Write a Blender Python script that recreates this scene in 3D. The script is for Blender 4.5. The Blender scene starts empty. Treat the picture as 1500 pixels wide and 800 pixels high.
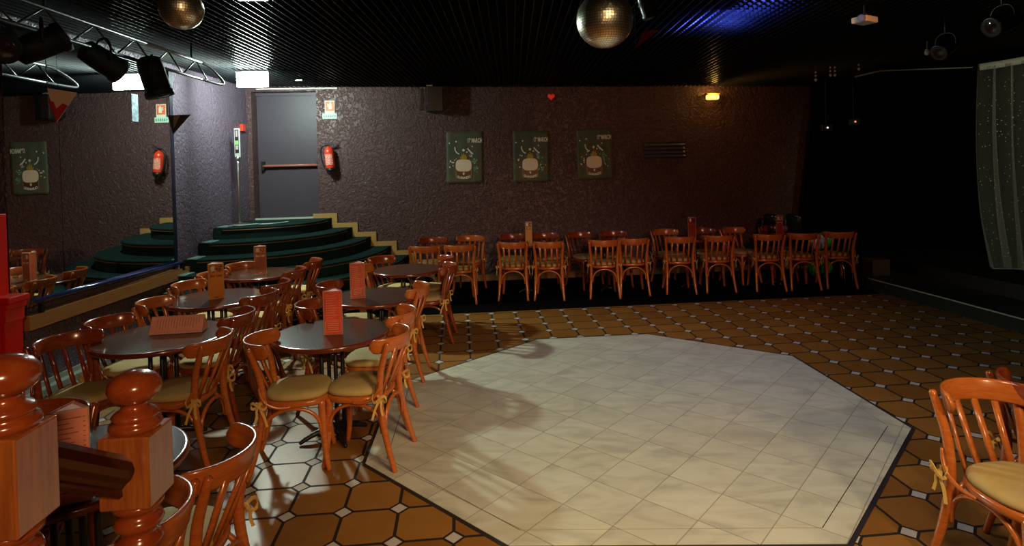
import bpy, bmesh, math, random
from math import sin, cos, pi, radians, sqrt, atan2
from mathutils import Vector, Matrix, Euler
random.seed(7)
SC = bpy.context.scene
COL = SC.collection

# ------------------------------------------------------------------ camera
F, CY, PITCH, ROLL, HC = 872.9, 257.2, 0.01477, -0.02514, 1.87
cd = bpy.data.cameras.new('camera'); cam = bpy.data.objects.new('camera', cd); COL.objects.link(cam)
cd.sensor_width = 36.0; cd.lens = F * 36 / 1500.0; cd.shift_y = -(400 - CY) / 1500.0
cd.clip_start = 0.05; cd.clip_end = 60
cam.location = (0, 0, HC)
cam.rotation_euler = (Matrix.Rotation(pi / 2 - PITCH, 3, 'X') @ Matrix.Rotation(ROLL, 3, 'Z')).to_euler()
SC.camera = cam

# ------------------------------------------------------------------ world, exposure
w = bpy.data.worlds.new('world'); SC.world = w; w.use_nodes = True
w.node_tree.nodes['Background'].inputs[0].default_value = (0.9, 0.75, 0.6, 1)
w.node_tree.nodes['Background'].inputs[1].default_value = 0.0
SC.view_settings.view_transform = 'Standard'
SC.view_settings.look = 'None'
SC.view_settings.gamma = 1
SC.view_settings.exposure = 0.0
SC.view_settings.use_curve_mapping = False


def spot(name, loc, target, power, col, size=0.08, angle=80, blend=0.6):
    d = bpy.data.lights.new(name, 'SPOT'); d.energy = power; d.color = col
    d.shadow_soft_size = size; d.spot_size = radians(angle); d.spot_blend = blend
    o = bpy.data.objects.new(name, d); COL.objects.link(o); o.location = loc
    o.rotation_euler = (Vector(target) - Vector(loc)).to_track_quat('-Z', 'Y').to_euler()
    return o


def point(name, loc, power, col, size=0.05):
    d = bpy.data.lights.new(name, 'POINT'); d.energy = power; d.color = col; d.shadow_soft_size = size
    o = bpy.data.objects.new(name, d); COL.objects.link(o); o.location = loc
    return o


WARM = (1.0, 0.75, 0.42)
EXIT_STRENGTH = 270
spot('emergency_unit_lamp', (-3.33, 7.77, 3.02), (-0.2, 4.9, 0.3), 420, (0.80, 1.0, 0.86), 0.07, 96, 0.7)
EXIT2 = 75
spot('warm_lamp_behind_camera', (1.95, -0.6, 2.6), (1.2, 3.1, 0.0), 300, WARM, 0.16, 66, 0.6)
spot('warm_lamp_over_dance_floor', (0.9, 1.4, 3.05), (0.9, 4.0, 0.0), 260, WARM, 0.30, 84, 0.9)
spot('warm_lamp_camera_side', (0.8, -1.4, 2.8), (-1.3, 3.2, 0.4), 300, (1.0, 0.60, 0.30), 0.15, 75, 0.7)  # unseen warm light from the camera side, for left and near chairs
spot('warm_lamp_for_back_row', (2.6, 2.2, 3.05), (2.2, 9.6, 1.1), 210, (1.0, 0.36, 0.13), 0.12, 62, 0.9)
point('blue_lamp_above_grid', (1.9, 5.2, 3.36), 90, (0.08, 0.13, 1.0), 0.05)
AMBER_W = 4.0
spot('curtain_fill_spot', (5.6, 3.9, 3.0), (6.2, 7.2, 1.9), 95, (0.95, 1.0, 0.75), 0.1, 50, 0.8)  # added unseen fill that brightens the sheer curtain


# ------------------------------------------------------------------ materials
def mat(name, col, rough=0.5, metal=0.0, spec=0.5, coat=0.0, emis=None, estr=0.0, noise=None, bump=None, alpha=None):
    m = bpy.data.materials.new(name); m.use_nodes = True
    nt = m.node_tree; b = nt.nodes['Principled BSDF']
    b.inputs['Base Color'].default_value = (*col, 1)
    b.inputs['Roughness'].default_value = rough
    b.inputs['Metallic'].default_value = metal
    b.inputs['Specular IOR Level'].default_value = spec
    b.inputs['Coat Weight'].default_value = coat
    b.inputs['Coat Roughness'].default_value = 0.12
    if emis:
        b.inputs['Emission Color'].default_value = (*emis, 1); b.inputs['Emission Strength'].default_value = estr
    if noise or bump:
        tc = nt.nodes.new('ShaderNodeTexCoord'); mp = nt.nodes.new('ShaderNodeMapping')
        nt.links.new(tc.outputs['Object'], mp.inputs[0])
    if noise:   # (scale, (stretch), amount, colour2)
        sc, st, amt, c2 = noise
        mp.inputs['Scale'].default_value = st
        n = nt.nodes.new('ShaderNodeTexNoise'); n.inputs['Scale'].default_value = sc
        n.inputs['Detail'].default_value = 5; n.inputs['Roughness'].default_value = 0.6
        nt.links.new(mp.outputs[0], n.inputs['Vector'])
        r = nt.nodes.new('ShaderNodeValToRGB')
        r.color_ramp.elements[0].position = 0.5 - amt; r.color_ramp.elements[1].position = 0.5 + amt
        r.color_ramp.elements[0].color = (*col, 1); r.color_ramp.elements[1].color = (*c2, 1)
        nt.links.new(n.outputs['Fac'], r.inputs[0]); nt.links.new(r.outputs[0], b.inputs['Base Color'])
    if bump:    # (scale, strength, distance)
        n2 = nt.nodes.new('ShaderNodeTexNoise'); n2.inputs['Scale'].default_value = bump[0]; n2.inputs['Detail'].default_value = 3
        nt.links.new(tc.outputs['Object'], n2.inputs['Vector'])
        bp = nt.nodes.new('ShaderNodeBump'); bp.inputs['Strength'].default_value = bump[1]; bp.inputs['Distance'].default_value = bump[2]
        nt.links.new(n2.outputs['Fac'], bp.inputs['Height']); nt.links.new(bp.outputs[0], b.inputs['Normal'])
    if alpha is not None: b.inputs['Alpha'].default_value = alpha
    return m


def stucco(name, col):
    m = mat(name, col, 0.42, spec=0.45)
    nt = m.node_tree; b = nt.nodes['Principled BSDF']
    g = nt.nodes.new('ShaderNodeNewGeometry')
    n = nt.nodes.new('ShaderNodeTexNoise'); n.inputs['Scale'].default_value = 19; n.inputs['Detail'].default_value = 5
    n.inputs['Distortion'].default_value = 0.9
    nt.links.new(g.outputs['Position'], n.inputs['Vector'])
    r = nt.nodes.new('ShaderNodeValToRGB'); r.color_ramp.elements[0].position = 0.38; r.color_ramp.elements[1].position = 0.56
    nt.links.new(n.outputs['Fac'], r.inputs[0])
    n3 = nt.nodes.new('ShaderNodeTexNoise'); n3.inputs['Scale'].default_value = 60; n3.inputs['Detail'].default_value = 2
    nt.links.new(g.outputs['Position'], n3.inputs['Vector'])
    ma = nt.nodes.new('ShaderNodeMath'); ma.operation = 'MULTIPLY_ADD'; ma.inputs[1].default_value = 0.25
    nt.links.new(n3.outputs['Fac'], ma.inputs[0]); nt.links.new(r.outputs[0], ma.inputs[2])
    bp = nt.nodes.new('ShaderNodeBump'); bp.inputs['Strength'].default_value = 0.85; bp.inputs['Distance'].default_value = 0.012
    nt.links.new(ma.outputs[0], bp.inputs['Height']); nt.links.new(bp.outputs[0], b.inputs['Normal'])
    return m


class NT:
    """tiny math-node helper"""
    def __init__(s, nt): s.nt = nt
    def m(s, op, a, b=None, c=None):
        n = s.nt.nodes.new('ShaderNodeMath'); n.operation = op
        for i, v in enumerate((a, b, c)):
            if v is None: continue
            if isinstance(v, (int, float)): n.inputs[i].default_value = v
            else: s.nt.links.new(v, n.inputs[i])
        return n.outputs[0]
    def mix(s, f, a, b):
        n = s.nt.nodes.new('ShaderNodeMix'); n.data_type = 'RGBA'
        for i, v in ((0, f), (6, a), (7, b)):
            if isinstance(v, (int, float)): n.inputs[i].default_value = v
            elif isinstance(v, tuple): n.inputs[i].default_value = (*v, 1)
            else: s.nt.links.new(v, n.inputs[i])
        return n.outputs[2]


def lattice(h, nt, ox, oy, a, s):
    g = nt.nodes.new('ShaderNodeNewGeometry'); sp = nt.nodes.new('ShaderNodeSeparateXYZ')
    nt.links.new(g.outputs['Position'], sp.inputs[0])
    dx = h.m('SUBTRACT', sp.outputs[0], ox); dy = h.m('SUBTRACT', sp.outputs[1], oy)
    u = h.m('DIVIDE', h.m('ADD', h.m('MULTIPLY', dx, cos(a)), h.m('MULTIPLY', dy, sin(a))), s)
    v = h.m('DIVIDE', h.m('SUBTRACT', h.m('MULTIPLY', dx, sin(a)), h.m('MULTIPLY', dy, cos(a))), s)
    return g, sp, u, v


def tile_floor():
    m = mat('octagon_tiles', (0.3, 0.14, 0.03), 0.28, spec=0.2)
    nt = m.node_tree; b = nt.nodes['Principled BSDF']; h = NT(nt)
    g, sp, u0, v0 = lattice(h, nt, 2.5637, 6.033, 0.0898, 0.3024)
    near = h.m('MULTIPLY', h.m('LESS_THAN', sp.outputs[1], 4.75), h.m('LESS_THAN', sp.outputs[0], 1.0))
    u = h.m('SUBTRACT', u0, h.m('MULTIPLY', near, 0.53)); v = h.m('SUBTRACT', v0, h.m('MULTIPLY', near, 0.16))
    ru = h.m('ABSOLUTE', h.m('SUBTRACT', u, h.m('ROUND', u))); rv = h.m('ABSOLUTE', h.m('SUBTRACT', v, h.m('ROUND', v)))
    dd = h.m('ADD', ru, rv)
    dot = h.m('LESS_THAN', dd, 0.150)
    gd = h.m('LESS_THAN', dd, 0.215)
    gl = h.m('LESS_THAN', h.m('MINIMUM', ru, rv), 0.030)
    grout = h.m('MAXIMUM', gd, gl)
    # per-tile colour
    cv = nt.nodes.new('ShaderNodeCombineXYZ')
    nt.links.new(h.m('FLOOR', u), cv.inputs[0]); nt.links.new(h.m('FLOOR', v), cv.inputs[1])
    wn = nt.nodes.new('ShaderNodeTexWhiteNoise'); wn.noise_dimensions = '3D'; nt.links.new(cv.outputs[0], wn.inputs['Vector'])
    n = nt.nodes.new('ShaderNodeTexNoise'); n.inputs['Scale'].default_value = 5; n.inputs['Detail'].default_value = 6; n.inputs['Distortion'].default_value = 0.8
    nt.links.new(g.outputs['Position'], n.inputs['Vector'])
    f = h.m('ADD', h.m('MULTIPLY', wn.outputs['Value'], 0.45), h.m('MULTIPLY', n.outputs['Fac'], 0.65))
    tile = h.mix(f, (0.15, 0.055, 0.008), (0.30, 0.135, 0.028))
    c = h.mix(grout, tile, (0.020, 0.012, 0.008))
    c = h.mix(dot, c, (0.42, 0.38, 0.33))
    nt.links.new(c, b.inputs['Base Color'])
    h2 = h.m('SUBTRACT', h.m('MULTIPLY', n.outputs['Fac'], 0.5), h.m('SUBTRACT', grout, dot))
    bp = nt.nodes.new('ShaderNodeBump'); bp.inputs['Strength'].default_value = 0.35; bp.inputs['Distance'].default_value = 0.004
    nt.links.new(h2, bp.inputs['Height']); nt.links.new(bp.outputs[0], b.inputs['Normal'])
    nt.links.new(h.m('ADD', 0.42, h.m('MULTIPLY', grout, 0.4)), b.inputs['Roughness'])
    return m


def marble_floor():
    m = mat('marble_tiles', (0.6, 0.52, 0.42), 0.33, spec=0.4)
    nt = m.node_tree; b = nt.nodes['Principled BSDF']; h = NT(nt)
    k = HC / 1.6
    g, sp, u, v = lattice(h, nt, 0.3548 * k, 3.3733 * k, -0.7187, 0.3177)
    ru = h.m('ABSOLUTE', h.m('SUBTRACT', u, h.m('ROUND', u))); rv = h.m('ABSOLUTE', h.m('SUBTRACT', v, h.m('ROUND', v)))
    line = h.m('LESS_THAN', h.m('MINIMUM', ru, rv), 0.009)
    cv = nt.nodes.new('ShaderNodeCombineXYZ')
    nt.links.new(h.m('FLOOR', u), cv.inputs[0]); nt.links.new(h.m('FLOOR', v), cv.inputs[1])
    wn = nt.nodes.new('ShaderNodeTexWhiteNoise'); nt.links.new(cv.outputs[0], wn.inputs['Vector'])
    # veins: distorted noise, offset and turned per slab
    vm = nt.nodes.new('ShaderNodeVectorMath'); vm.operation = 'MULTIPLY_ADD'
    nt.links.new(wn.outputs['Color'], vm.inputs[0]); vm.inputs[1].default_value = (9, 9, 9)
    nt.links.new(g.outputs['Position'], vm.inputs[2])
    mp = nt.nodes.new('ShaderNodeMapping'); mp.inputs['Scale'].default_value = (1, 2.2, 1); mp.inputs['Rotation'].default_value = (0, 0, 0.5)
    nt.links.new(vm.outputs[0], mp.inputs[0])
    n = nt.nodes.new('ShaderNodeTexNoise'); n.inputs['Scale'].default_value = 2.4; n.inputs['Detail'].default_value = 7; n.inputs['Distortion'].default_value = 1.5
    nt.links.new(mp.outputs[0], n.inputs['Vector'])
    r = nt.nodes.new('ShaderNodeValToRGB'); e = r.color_ramp.elements
    e[0].position = 0.32; e[0].color = (0.42, 0.405, 0.310, 1); e[1].position = 0.62; e[1].color = (0.58, 0.56, 0.43, 1)
    x = e.new(0.47); x.color = (0.52, 0.50, 0.38, 1)
    nt.links.new(n.outputs['Fac'], r.inputs[0])
    c = h.mix(h.m('MULTIPLY', wn.outputs['Value'], 0.22), r.outputs[0], (0.40, 0.345, 0.27))
    c = h.mix(h.m('MULTIPLY', line, 0.55), c, (0.10, 0.07, 0.05))
    nt.links.new(c, b.inputs['Base Color'])
    return m


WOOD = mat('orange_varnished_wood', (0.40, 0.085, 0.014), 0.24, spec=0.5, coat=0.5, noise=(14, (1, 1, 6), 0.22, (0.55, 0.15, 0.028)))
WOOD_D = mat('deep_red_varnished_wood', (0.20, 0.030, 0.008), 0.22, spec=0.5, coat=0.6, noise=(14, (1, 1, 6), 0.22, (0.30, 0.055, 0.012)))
NEWEL = mat('brown_varnished_oak', (0.26, 0.065, 0.014), 0.22, spec=0.5, coat=0.7, noise=(12, (8, 8, 0.6), 0.2, (0.42, 0.13, 0.03)))
NEWEL_R = mat('red_brown_turned_wood', (0.23, 0.035, 0.008), 0.2, spec=0.5, coat=0.8, noise=(9, (3, 3, 3), 0.25, (0.34, 0.07, 0.015)))
RAIL = mat('dark_handrail_wood', (0.035, 0.006, 0.003), 0.25, coat=0.5)
CUSH = mat('tan_suede_cushion', (0.42, 0.28, 0.10), 0.8, spec=0.2, noise=(6, (1, 1, 1), 0.2, (0.50, 0.35, 0.14)), bump=(90, 0.2, 0.002))
TIE = mat('mustard_ribbon', (0.62, 0.38, 0.10), 0.75, spec=0.2)
TOPM = mat('dark_walnut_tabletop', (0.035, 0.012, 0.007), 0.17, spec=0.4, noise=(10, (1, 8, 1), 0.25, (0.085, 0.034, 0.018)), bump=(60, 0.05, 0.001))
TEDGE = mat('red_brown_table_edge', (0.15, 0.022, 0.008), 0.2, coat=0.6)
IRON = mat('black_cast_iron', (0.008, 0.008, 0.008), 0.4, spec=0.5)
BLACK = mat('black_plastic', (0.008, 0.008, 0.009), 0.35)
BLACKM = mat('black_matte_fabric', (0.0015, 0.0015, 0.0015), 0.95, spec=0.05)
CHROME = mat('chrome', (0.75, 0.75, 0.74), 0.15, metal=1.0)
STEEL = mat('brushed_steel', (0.62, 0.60, 0.56), 0.3, metal=1.0)
REDP = mat('red_gloss_paint', (0.75, 0.012, 0.006), 0.32, coat=0.3)
REDX = mat('red_extinguisher_enamel', (0.72, 0.045, 0.012), 0.25, coat=0.4)
WHITE = mat('white_plastic', (0.75, 0.75, 0.72), 0.4)
CREAM = mat('cream_paper', (0.72, 0.66, 0.52), 0.7)
STUC = stucco('mauve_grey_stucco', (0.128, 0.094, 0.130))
STUC_B = stucco('warm_lit_stucco', (0.088, 0.044, 0.044))  # same stucco, with the brown of the dim warm light put into its colour
DOORM = mat('grey_blue_door_paint', (0.054, 0.042, 0.056), 0.45, spec=0.3, noise=(3, (1, 1, 1), 0.3, (0.060, 0.048, 0.062)))
CARPET = mat('dark_green_carpet', (0.008, 0.022, 0.019), 0.95, spec=0.1, noise=(180, (1, 1, 1), 0.2, (0.016, 0.042, 0.036)), bump=(300, 0.4, 0.003))
PINE = mat('yellow_varnished_pine', (0.42, 0.24, 0.07), 0.35, noise=(5, (1, 1, 12), 0.2, (0.50, 0.31, 0.11)))
LEDGEW = mat('ledge_oak', (0.30, 0.13, 0.04), 0.35, noise=(6, (9, 0.6, 9), 0.2, (0.40, 0.19, 0.065)))
BRASS = mat('brown_nosing', (0.30, 0.15, 0.07), 0.4, metal=0.3)
TEAL = mat('metal_strip_teal_lit', (0.32, 0.55, 0.52), 0.3, metal=0.3)  # metal strips, their teal highlight put into the base colour
GRID = mat('black_ceiling_blade', (0.012, 0.013, 0.015), 0.30, spec=0.4)
CURB = mat('dark_green_stone_curb', (0.015, 0.014, 0.008), 0.8, spec=.2, noise=(9, (1, 1, 1), 0.25, (0.026, 0.024, 0.015)))
STAGEM = mat('dark_stage_boards', (0.020, 0.014, 0.010), 0.5)
SKIRT = mat('pale_green_stone_skirting', (0.34, 0.38, 0.32), 0.5)
MIRROR = mat('mirror_glass', (0.66, 0.67, 0.67), 0.008, metal=1.0)
BLUER = mat('dark_blue_gloss_tube', (0.015, 0.03, 0.14), 0.12, coat=0.6)


# ------------------------------------------------------------------ mesh helpers
def obj(name, bm, m, parent=None, smooth=False):
    me = bpy.data.meshes.new(name); bmesh.ops.recalc_face_normals(bm, faces=bm.faces[:]); bm.to_mesh(me); bm.free()
    ms = m if isinstance(m, (list, tuple)) else [m]
    for x in ms: me.materials.append(x)
    if smooth:
        for p in me.polygons: p.use_smooth = True
    o = bpy.data.objects.new(name, me); COL.objects.link(o)
    if parent: o.parent = parent
    return o


def tag(o, label, cat, group=None, kind=None):
    o['label'] = label; o['category'] = cat
    if group: o['group'] = group
    if kind: o['kind'] = kind
    return o


def thing(name, label, cat, loc=(0, 0, 0), rz=0.0, group=None):
    o = bpy.data.objects.new(name, None); COL.objects.link(o); o.location = loc; o.rotation_euler = (0, 0, rz)
    o.empty_display_size = 0.1
    return tag(o, label, cat, group)


def struct(name, bm, m, smooth=False):
    o = obj(name, bm, m, None, smooth); o['kind'] = 'structure'; return o


def B(): return bmesh.new()


def box(bm, c, s, mt=None, mi=0, bev=0.0):
    """box centred c, size s, optional 3x3/4x4 matrix"""
    r = bmesh.ops.create_cube(bm, size=1.0)
    vs = r['verts']
    for v in vs: v.co = Vector((v.co.x * s[0], v.co.y * s[1], v.co.z * s[2]))
    fs = list({f for v in vs for f in v.link_faces})
    if bev > 0:
        es = list({e for v in vs for e in v.link_edges})
        rb = bmesh.ops.bevel(bm, geom=es, offset=bev, segments=2, affect='EDGES', profile=0.5)
        vs = list({v for f in rb['faces'] for v in f.verts} | {v for v in vs if v.is_valid})
        fs = list({f for v in vs for f in v.link_faces})
    for v in vs:
        if mt is not None: v.co = mt @ v.co
        v.co += Vector(c)
    for f in fs: f.material_index = mi
    return vs


def prism(bm, pts, z0, z1, mi=0):
    a = [bm.verts.new((x, y, z0)) for x, y in pts]; b = [bm.verts.new((x, y, z1)) for x, y in pts]
    n = len(pts)
    fs = [bm.faces.new(a[::-1]), bm.faces.new(b)]
    for i in range(n): fs.append(bm.faces.new((a[i], a[(i + 1) % n], b[(i + 1) % n], b[i])))
    for f in fs: f.material_index = mi


def smoothpath(P, n=6):
    """Catmull-Rom through P (tuples, any dimension)"""
    out = []
    m = len(P)
    for i in range(m - 1):
        p0 = P[max(i - 1, 0)]; p1 = P[i]; p2 = P[i + 1]; p3 = P[min(i + 2, m - 1)]
        for k in range(n):
            t = k / n
            out.append(tuple(0.5 * (2 * b + (c - a) * t + (2 * a - 5 * b + 4 * c - d) * t * t + (-a + 3 * b - 3 * c + d) * t ** 3)
                             for a, b, c, d in zip(p0, p1, p2, p3)))
    out.append(tuple(P[-1]))
    return out


def tube(bm, P, R, seg=10, cap=True, flat=1.0, mi=0):
    """sweep a circle along P; R radius or list; round caps"""
    P = [Vector(p[:3]) for p in P]; n = len(P)
    R = [R] * n if isinstance(R, (int, float)) else list(R)
    T = [(P[min(i + 1, n - 1)] - P[max(i - 1, 0)]).normalized() for i in range(n)]
    up = Vector((0, 0, 1)) if abs(T[0].z) < 0.9 else Vector((1, 0, 0))
    nrm = (up - up.dot(T[0]) * T[0]).normalized()
    if cap:
        P = [P[0] - T[0] * R[0] * 0.5] + P + [P[-1] + T[-1] * R[-1] * 0.5]
        R = [R[0] * 0.6] + R + [R[-1] * 0.6]; T = [T[0]] + T + [T[-1]]; n += 2
    rings = []
    for i in range(n):
        nrm = (nrm - nrm.dot(T[i]) * T[i]).normalized(); bn = T[i].cross(nrm)
        rings.append([bm.verts.new(P[i] + (nrm * cos(2 * pi * k / seg) + bn * sin(2 * pi * k / seg) * flat) * R[i]) for k in range(seg)])
    for i in range(n - 1):
        for k in range(seg):
            f = bm.faces.new((rings[i][k], rings[i][(k + 1) % seg], rings[i + 1][(k + 1) % seg], rings[i + 1][k])); f.material_index = mi
    for r in (rings[0][::-1], rings[-1]):
        f = bm.faces.new(r); f.material_index = mi


def lathe(bm, prof, seg=24, c=(0, 0, 0), mi=0, ax=None):
    """prof: list of (r,z) bottom to top"""
    rings = []
    for r, z in prof:
        if r < 1e-5: rings.append([bm.verts.new((0, 0, z))])
        else: rings.append([bm.verts.new((r * cos(2 * pi * k / seg), r * sin(2 * pi * k / seg), z)) for k in range(seg)])
    for a, b in zip(rings, rings[1:]):
        for k in range(seg):
            k2 = (k + 1) % seg
            if len(a) == 1 and len(b) == 1: continue
            if len(a) == 1: f = bm.faces.new((a[0], b[k2], b[k]))
            elif len(b) == 1: f = bm.faces.new((a[k], a[k2], b[0]))
            else: f = bm.faces.new((a[k], a[k2], b[k2], b[k]))
            f.material_index = mi
    if len(rings[0]) > 1: bm.faces.new(rings[0][::-1]).material_index = mi
    if len(rings[-1]) > 1: bm.faces.new(rings[-1]).material_index = mi
    for r in rings:
        for v in r:
            if ax is not None: v.co = ax @ v.co
            v.co += Vector(c)


def ribbon(bm, P, width, up, th=0.0015, mi=0):
    """flat strip along P with given width direction"""
    P = [Vector(p) for p in P]; up = Vector(up).normalized()
    prev = None
    n = len(P)
    for i, p in enumerate(P):
        t = (P[min(i + 1, n - 1)] - P[max(i - 1, 0)]).normalized()
        wd = (up - up.dot(t) * t).normalized() * width / 2
        nn = t.cross(wd).normalized() * th
        q = [bm.verts.new(p + wd + nn), bm.verts.new(p - wd + nn), bm.verts.new(p - wd - nn), bm.verts.new(p + wd - nn)]
        if prev:
            for k in range(4): bm.faces.new((prev[k], prev[(k + 1) % 4], q[(k + 1) % 4], q[k])).material_index = mi
        else: bm.faces.new(q[::-1])
        prev = q
    bm.faces.new(prev)


def text_bm(bm, s, size, mt, ext=0.0006, arc=0.0, mi=0, width=None):
    cu = bpy.data.curves.new('t', 'FONT'); cu.body = s; cu.size = size; cu.extrude = ext; cu.align_x = 'CENTER'; cu.align_y = 'CENTER'
    cu.resolution_u = 2; cu.offset = size * 0.022
    o = bpy.data.objects.new('t', cu); COL.objects.link(o)
    dg = bpy.context.evaluated_depsgraph_get(); dg.update()
    me = bpy.data.meshes.new_from_object(o.evaluated_get(dg))
    bpy.data.objects.remove(o); bpy.data.curves.remove(cu)
    xs = [v.co.x for v in me.vertices]; wd = max(xs) - min(xs)
    k = width / wd if width else 1.0
    n0 = len(bm.verts)
    for v in me.vertices:
        v.co.x *= k
        if arc: v.co.y += arc * v.co.x ** 2
        v.co = mt @ v.co
    nf = len(bm.faces)
    bm.from_mesh(me); bm.faces.ensure_lookup_table()
    for f in bm.faces[nf:]: f.material_index = mi
    bpy.data.meshes.remove(me)


def copy_tree(o, parent=None):
    c = o.copy(); COL.objects.link(c)
    if parent: c.parent = parent; c.matrix_parent_inverse = o.matrix_parent_inverse
    for ch in [x for x in KIDS.get(o.name, [])]: copy_tree(ch, c)
    return c


KIDS = {}
def index_kids(o):
    KIDS[o.name] = list(o.children)
    for c in o.children: index_kids(c)


# wall lines
def WL(y): return -4.15 - 0.010 * (y - 4.9)
def WB(x): return 9.83 + 0.08 * x
def CZ(x): return 3.18 - 0.012 * x
TH_B = math.atan(0.08)

# ------------------------------------------------------------------ floor
TILE = tile_floor(); MARB = marble_floor()
bm = B(); prism(bm, [(-6, -2.5), (9.5, -2.5), (9.5, 12.5), (-6, 12.5)], -0.2, 0.0); struct('floor', bm, TILE)
OCT = [(-0.98, 3.77), (-0.06, 2.91), (1.58, 2.86), (2.70, 4.07), (2.62, 5.64), (1.43, 6.49), (0.23, 6.39), (-1.06, 5.13)]
def inset(P, d):
    n = len(P); out = []
    L = []
    for i in range(n):
        a = Vector(P[i]); b = Vector(P[(i + 1) % n]); t = (b - a).normalized(); nn = Vector((-t.y, t.x)); L.append((a + nn * d, t))
    for i in range(n):
        p, t = L[i - 1]; q, s = L[i]
        k = ((q - p).x * s.y - (q - p).y * s.x) / (t.x * s.y - t.y * s.x); out.append(tuple(p + t * k))
    return out
bm = B()
rim = inset(OCT, -0.025); in1 = inset(OCT, 0.125); in2 = inset(OCT, 0.130)
bm2 = B(); prism(bm2, rim, -0.05, 0.0015)
o = struct('trim_1', bm2, mat('dark_grout_border', (0.018, 0.012, 0.008), 0.6))
def ring(bm, A, C, z):
    n = len(A)
    a = [bm.verts.new((*p, z)) for p in A]; c = [bm.verts.new((*p, z)) for p in C]
    a0 = [bm.verts.new((*p, -0.04)) for p in A]; c0 = [bm.verts.new((*p, -0.04)) for p in C]
    for i in range(n):
        j = (i + 1) % n
        bm.faces.new((a[i], a[j], c[j], c[i])); bm.faces.new((a0[i], a0[j], a[j], a[i])); bm.faces.new((c[i], c[j], c0[j], c0[i])); bm.faces.new((a0[j], a0[i], c0[i], c0[j]))
ring(bm, OCT, in1, 0.004); prism(bm, in2, -0.04, 0.004)
o = struct('floor_marble', bm, MARB)

# black carpet strip by the back wall
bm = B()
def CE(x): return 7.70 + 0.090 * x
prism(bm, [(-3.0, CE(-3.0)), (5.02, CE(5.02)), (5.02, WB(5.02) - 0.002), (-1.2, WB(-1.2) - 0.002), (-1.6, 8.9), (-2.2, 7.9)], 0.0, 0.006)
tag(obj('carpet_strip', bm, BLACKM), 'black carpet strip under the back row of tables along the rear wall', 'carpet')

# ------------------------------------------------------------------ walls
bm = B()
# left wall beyond and behind the mirror
prism(bm, [(WL(4.76), 4.76), (WL(9.9), 9.9), (WL(9.9) - 0.25, 9.9), (WL(4.76) - 0.25, 4.76)], 0, 3.6)
struct('wall_left', bm, STUC)
bm = B(); prism(bm, [(-4.9, -2.4), (-4.9, 4.75), (-5.1, 4.75), (-5.1, -2.4)], 0, 3.6); prism(bm, [(-4.9, 4.62), (-4.42, 4.62), (-4.42, 4.75), (-4.9, 4.75)], 0, 3.6)
struct('wall_left_near', bm, STUC_B)
# back wall with door opening
DX0, DX1, DZ0, DZ1 = -4.12, -3.115, 1.12, 3.165
bm = B()
def wallseg(x0, x1, z0, z1, th=0.25, off=0.0):
    prism(bm, [(x0, WB(x0) + off), (x1, WB(x1) + off), (x1, WB(x1) + th), (x0, WB(x0) + th)], z0, z1)
wallseg(-4.35, DX0, 0, 3.6); wallseg(DX1, 5.15, 0, 3.6); wallseg(DX0, DX1, 0, DZ0 - 0.005); wallseg(DX0, DX1, DZ1, 3.6)
struct('wall_back', bm, STUC_B)
# transition: grey paint near the door is the same stucco lit by the sign
# door
d = thing('exit_door', 'grey blue emergency exit door with a red brown push bar above the steps', 'door', (0, 0, 0))
bm = B(); yb = 0.19
prism(bm, [(DX0 + .004, WB(DX0) + yb), (DX1 - .004, WB(DX1) + yb), (DX1 - .004, WB(DX1) + yb + .045), (DX0 + .004, WB(DX0) + yb + .045)], DZ0 + .01, DZ1 - .05)
obj('door_leaf', bm, DOORM, d)
bm = B(); prism(bm, [(DX0 + .002, WB(DX0) + .16), (DX1 - .002, WB(DX1) + .16), (DX1 - .002, WB(DX1) + .245), (DX0 + .002, WB(DX0) + .245)], DZ1 - .05, DZ1 - .002)
obj('door_frame', bm, DOORM, d)
zb = 1.98
RB = Matrix.Rotation(TH_B, 3, 'Z')
bar = B(); xa, xb = DX0 + 0.10, DX1 - 0.03
tube(bar, [(xa, WB(xa) + yb - 0.07, zb), (xb, WB(xb) + yb - 0.07, zb)], 0.022, 10)
bo = obj('push_bar', bar, mat('red_brown_bar', (0.30, 0.10, 0.07), 0.3, coat=.3), d, True)
bm = B()
for x in (xa, xb): box(bm, (x, WB(x) + yb - 0.045, zb + .005), (0.045, 0.09, 0.14), RB, bev=.006)
box(bm, ((xa + xb) / 2, WB((xa + xb) / 2) + yb - .02, zb - .03), (xb - xa, 0.02, 0.03), RB)
obj('bar_bracket', bm, BLACK, bo)
# other walls that close the room, dark
bm = B(); prism(bm, [(5.15, 10.2), (9.3, 10.5), (9.3, 10.7), (5.15, 10.45)], 0, 3.8); struct('wall_back_stage', bm, BLACKM)
bm = B(); prism(bm, [(9.2, -2.4), (9.4, -2.4), (9.4, 10.7), (9.2, 10.7)], 0, 3.8); struct('wall_right', bm, BLACKM)
bm = B(); prism(bm, [(-5.1, -2.6), (9.4, -2.6), (9.4, -2.4), (-5.1, -2.4)], 0, 3.8); struct('wall_front', bm, mat('dark_wall_paint', (.03, .02, .018), .8))

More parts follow.
